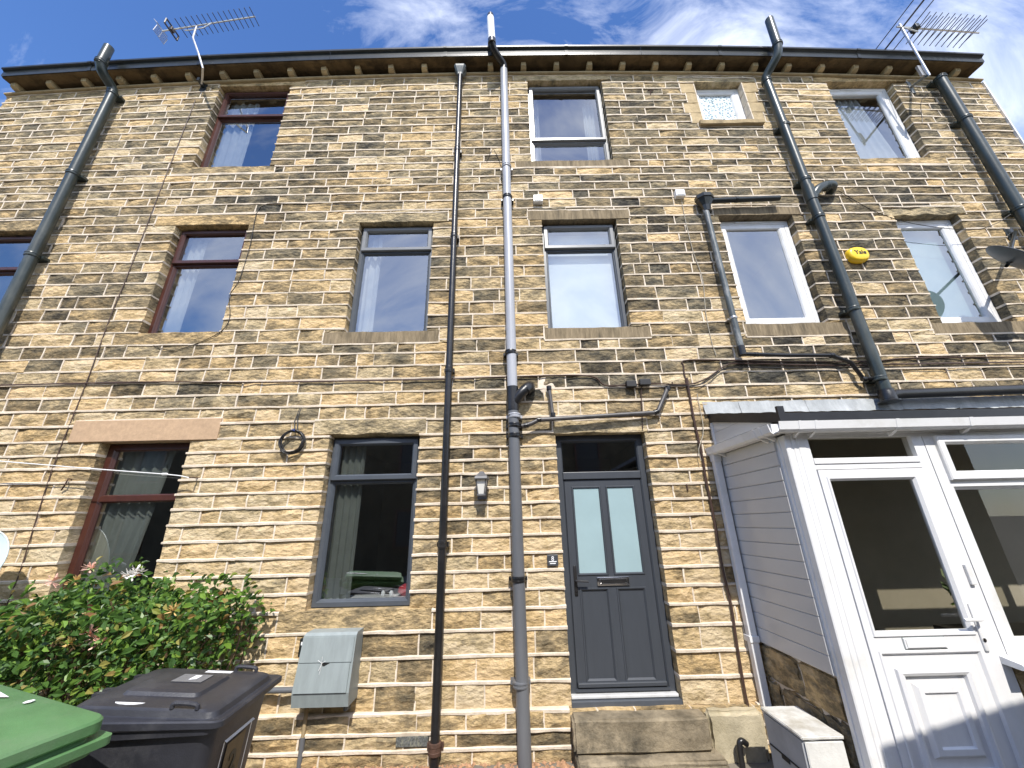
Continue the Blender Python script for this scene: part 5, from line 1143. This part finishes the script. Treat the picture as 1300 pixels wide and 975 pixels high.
# ------------------------------------------------------------------ honeysuckle bush in front of the left window
bu = empty('honeysuckle_bush', (-3.2, -.5, 0)); tag(bu, 'leafy green honeysuckle bush with pink and orange flowers behind the bins', 'bush')
rb_ = random.Random(21)
def leaf_shape(k):
    L, Wd = 1.0, .52; fold = .10 + .06 * k
    return ([(0, 0, 0), (-Wd * .5, .42, fold), (-Wd * .36, .75, fold * .8), (0, L, -.06), (Wd * .36, .75, fold * .8), (Wd * .5, .42, fold), (0, .5, 0)], [(0, 6, 1), (1, 6, 2), (2, 6, 3), (3, 6, 4), (4, 6, 5), (5, 6, 0)])
def top_z(x):       # outline of the bush along the wall
    return 1.36 + .06 * math.sin(x * 5.1) + .05 * math.sin(x * 11.3 + 1) - (.25 * max(0, (-3.6 - x)) if x < -3.6 else 0) - (.10 * max(0, x + 2.45) / .2 if x > -2.45 else 0)
def bush_point():
    while True:
        x = rb_.uniform(-5.6, -2.12); top = top_z(x)
        z = rb_.uniform(.12, top); y = -rb_.uniform(.06, .95)
        e = ((y + .48) / .50) ** 2 + max(0, (z - top + .30) / .32) ** 2 * .9
        if e > 1.05 or (x > -2.45 and rb_.random() < (x + 2.45) / .33): continue
        shell = max(e, 0)
        dens = .25 + .75 * min(1, shell * 1.2)
        # the lower part is bare and twiggy
        if z < .82: dens *= .12 + .45 * (z / .82) ** 2
        if math.sin(x * 6.3 + z * 5) * math.sin(z * 8.1 - y * 7) < -.45: dens *= .35
        if rb_.random() < dens: return Vector((x, y, z))
leaf_meshes = []
for k in range(5):
    vs, fs = leaf_shape(k); me = bpy.data.meshes.new('leaf'); me.from_pydata(vs, [], fs)
    a_ = me.attributes.new('tone', 'FLOAT_COLOR', 'POINT'); a_.data.foreach_set('color', [c for _ in vs for c in (k * .13, 0, 0, 1)])
    me.materials.append(LEAF); leaf_meshes.append(me)
pts = [bush_point() for _ in range(9500)]
for k in range(46):           # sprigs that stick out of the top
    x = rb_.uniform(-4.9, -2.3); p = Vector((x, -rb_.uniform(.2, .7), top_z(x) - .05)); d = Vector((rb_.uniform(-.5, .5), rb_.uniform(-.3, .2), 1)).normalized()
    for q in range(7): pts.append(p + d * (.04 + q * .026) + Vector((rb_.uniform(-.02, .02), rb_.uniform(-.02, .02), 0)))
def leaf_matrix(p):
    n = Vector((rb_.uniform(-.7, .7), -rb_.uniform(.1, 1.0), rb_.uniform(.1, 1.0))).normalized(); t = Vector((rb_.uniform(-1, 1), rb_.uniform(-.6, .3), rb_.uniform(-.9, .5)))
    t = (t - n * t.dot(n)).normalized(); s = n.cross(t).cross(n) ; xx = t.cross(n).normalized(); sz = rb_.uniform(.038, .082)
    M = Matrix((xx, t, n)).transposed().to_4x4(); return Matrix.Translation(p) @ M @ Matrix.Scale(sz, 4)
order = sorted(pts, key=lambda p: p.y + .25 * abs(p.z - .95)); rest = MB()
for k, p in enumerate(order):
    M = leaf_matrix(p)
    if k < 300:
        o = bpy.data.objects.new('leaf', leaf_meshes[k % 5]); COL.objects.link(o); o.parent = bu; o.matrix_parent_inverse = Matrix.Translation(bu.location).inverted(); o.matrix_basis = M
    else:
        vs, fs = leaf_shape(k % 5); rest.add([M @ Vector(v) for v in vs], fs, (rb_.random(), 0, 0))
tag(parent_keep(rest.build('foliage', LEAF), bu), kind='stuff')
mb = MB()
for k in range(46):
    x = rb_.uniform(-5.2, -2.35); p = Vector((x, -rb_.uniform(.15, .7), 0)); pts2 = [p]
    for q in range(6): p = p + Vector((rb_.uniform(-.13, .13), rb_.uniform(-.10, .08), rb_.uniform(.12, .24))); pts2.append(p)
    mb.tube(smooth_path(pts2, 3), rb_.uniform(.004, .011), 5)
parent_keep(mb.build('stems', STEM, None, R(60)), bu)
def flower(p, m, nm, n=26, sz=.030):
    mb = MB()
    for k in range(n):
        d = Vector((rb_.uniform(-1, 1), rb_.uniform(-1, .2), rb_.uniform(-.5, 1))).normalized(); b = Vector(p) + d * rb_.uniform(.002, .03); e = b + d * sz; s = d.cross(Vector((.3, .2, 1))).normalized() * .008
        mb.add([b - s * .5, b + s * .5, e + s, e + d * .012, e - s], [(0, 1, 2, 3, 4)])
    parent_keep(mb.build(nm, m), bu)
for (px_, m_, nm) in (((-2.947, -0.85, 1.116), PETALP, 'pink_flower'), ((-3, -0.85, 1.141), PETALP, 'pink_flower'), ((-2.893, -0.85, 1.087), PETALP, 'pink_flower'), ((-3.022, -0.6, 1.501), PETALW, 'white_flower'), ((-3.061, -0.6, 1.484), PETALW, 'white_flower'), ((-2.974, -0.6, 1.505), PETALW, 'white_flower'), ((-3.354, -0.7, 1.453), PETALY, 'orange_flower'), ((-3.373, -0.6, 1.542), PETALP, 'pink_flower'), ((-2.401, -0.9, 1.279), PETALY, 'orange_flower'), ((-3.538, -0.7, 1.462), PETALP, 'pink_flower'), ((-3.051, -0.9, 1.098), PETALY, 'orange_flower')): flower(px_, m_, nm)

# ------------------------------------------------------------------ gravel strip
mb = MB(); rg = random.Random(5)
for k in range(1500):
    x, y = rg.uniform(-2.3, .5), -abs(rg.gauss(.18, .16)) - .05; r_ = rg.uniform(.010, .024); vs = []
    for (a_, b_, c_) in ((1, 0, 0), (0, 1, 0), (-1, 0, 0), (0, -1, 0), (0, 0, 1)): vs.append((x + a_ * r_ * rg.uniform(.6, 1.2), y + b_ * r_ * rg.uniform(.6, 1.2), .002 + c_ * r_ * rg.uniform(.5, .9)))
    mb.add(vs, [(0, 1, 4), (1, 2, 4), (2, 3, 4), (3, 0, 4)])
tag(mb.build('gravel', GRAVEL), 'orange brown gravel strip at the foot of the wall', None, kind='stuff')

# ------------------------------------------------------------------ outbuilding behind the camera that shades the porch foot, and the row across the lane
ob = empty('outbuilding', (4.4, -4.2, 0)); tag(ob, 'low stone outbuilding with a sloping slate roof behind the viewpoint', 'outbuilding')
mb = MB(); mb.prism([(2.62, 0), (6.2, 0), (6.2, 3.62), (2.62, 2.86)], -5.2, -3.25); parent_keep(mb.build('wall', OLDWALL), ob)
mb = MB(); mb.prism([(2.42, 2.93), (6.3, 3.76), (6.3, 3.83), (2.42, 3.0)], -5.35, -3.13); parent_keep(mb.build('roof', SLATE), ob)
for k in range(3):
    hx_ = -24.2 + k * 11.2; hs = empty('opposite_house', (hx_ + 5, -13, 0)); tag(hs, ('stone house across the lane behind the viewpoint, farthest left', 'stone house across the lane, middle one of three', 'stone house across the lane behind the viewpoint, farthest right')[k], 'house', 'houses across the lane')
    mb = MB(); mb.box(hx_, hx_ + 11, -18.5, -12.5, 0, 6.2); parent_keep(mb.build('wall', OLDWALL), hs)
    mb = MB(); mb.extrude_x([(-12.2, 6.2), (-15.5, 8.3), (-18.8, 6.2)], hx_ - .05, hx_ + 11.05); parent_keep(mb.build('roof', SLATE), hs)
    for q in range(6):
        mb = MB(); x0 = hx_ + 1 + (q % 3) * 3.6; z0 = 1.0 + (q // 3) * 2.8; mb.ring(x0, x0 + 1.1, z0, z0 + 1.5, [(0, -12.51), (0, -12.45), (.08, -12.45), (.08, -12.49)]); w = parent_keep(mb.build('window', BROWN), hs)
        mb = MB(); mb.box(x0 + .05, x0 + 1.05, -12.495, -12.485, z0 + .05, z0 + 1.45); o = mb.build('pane', FELT); o.parent = w
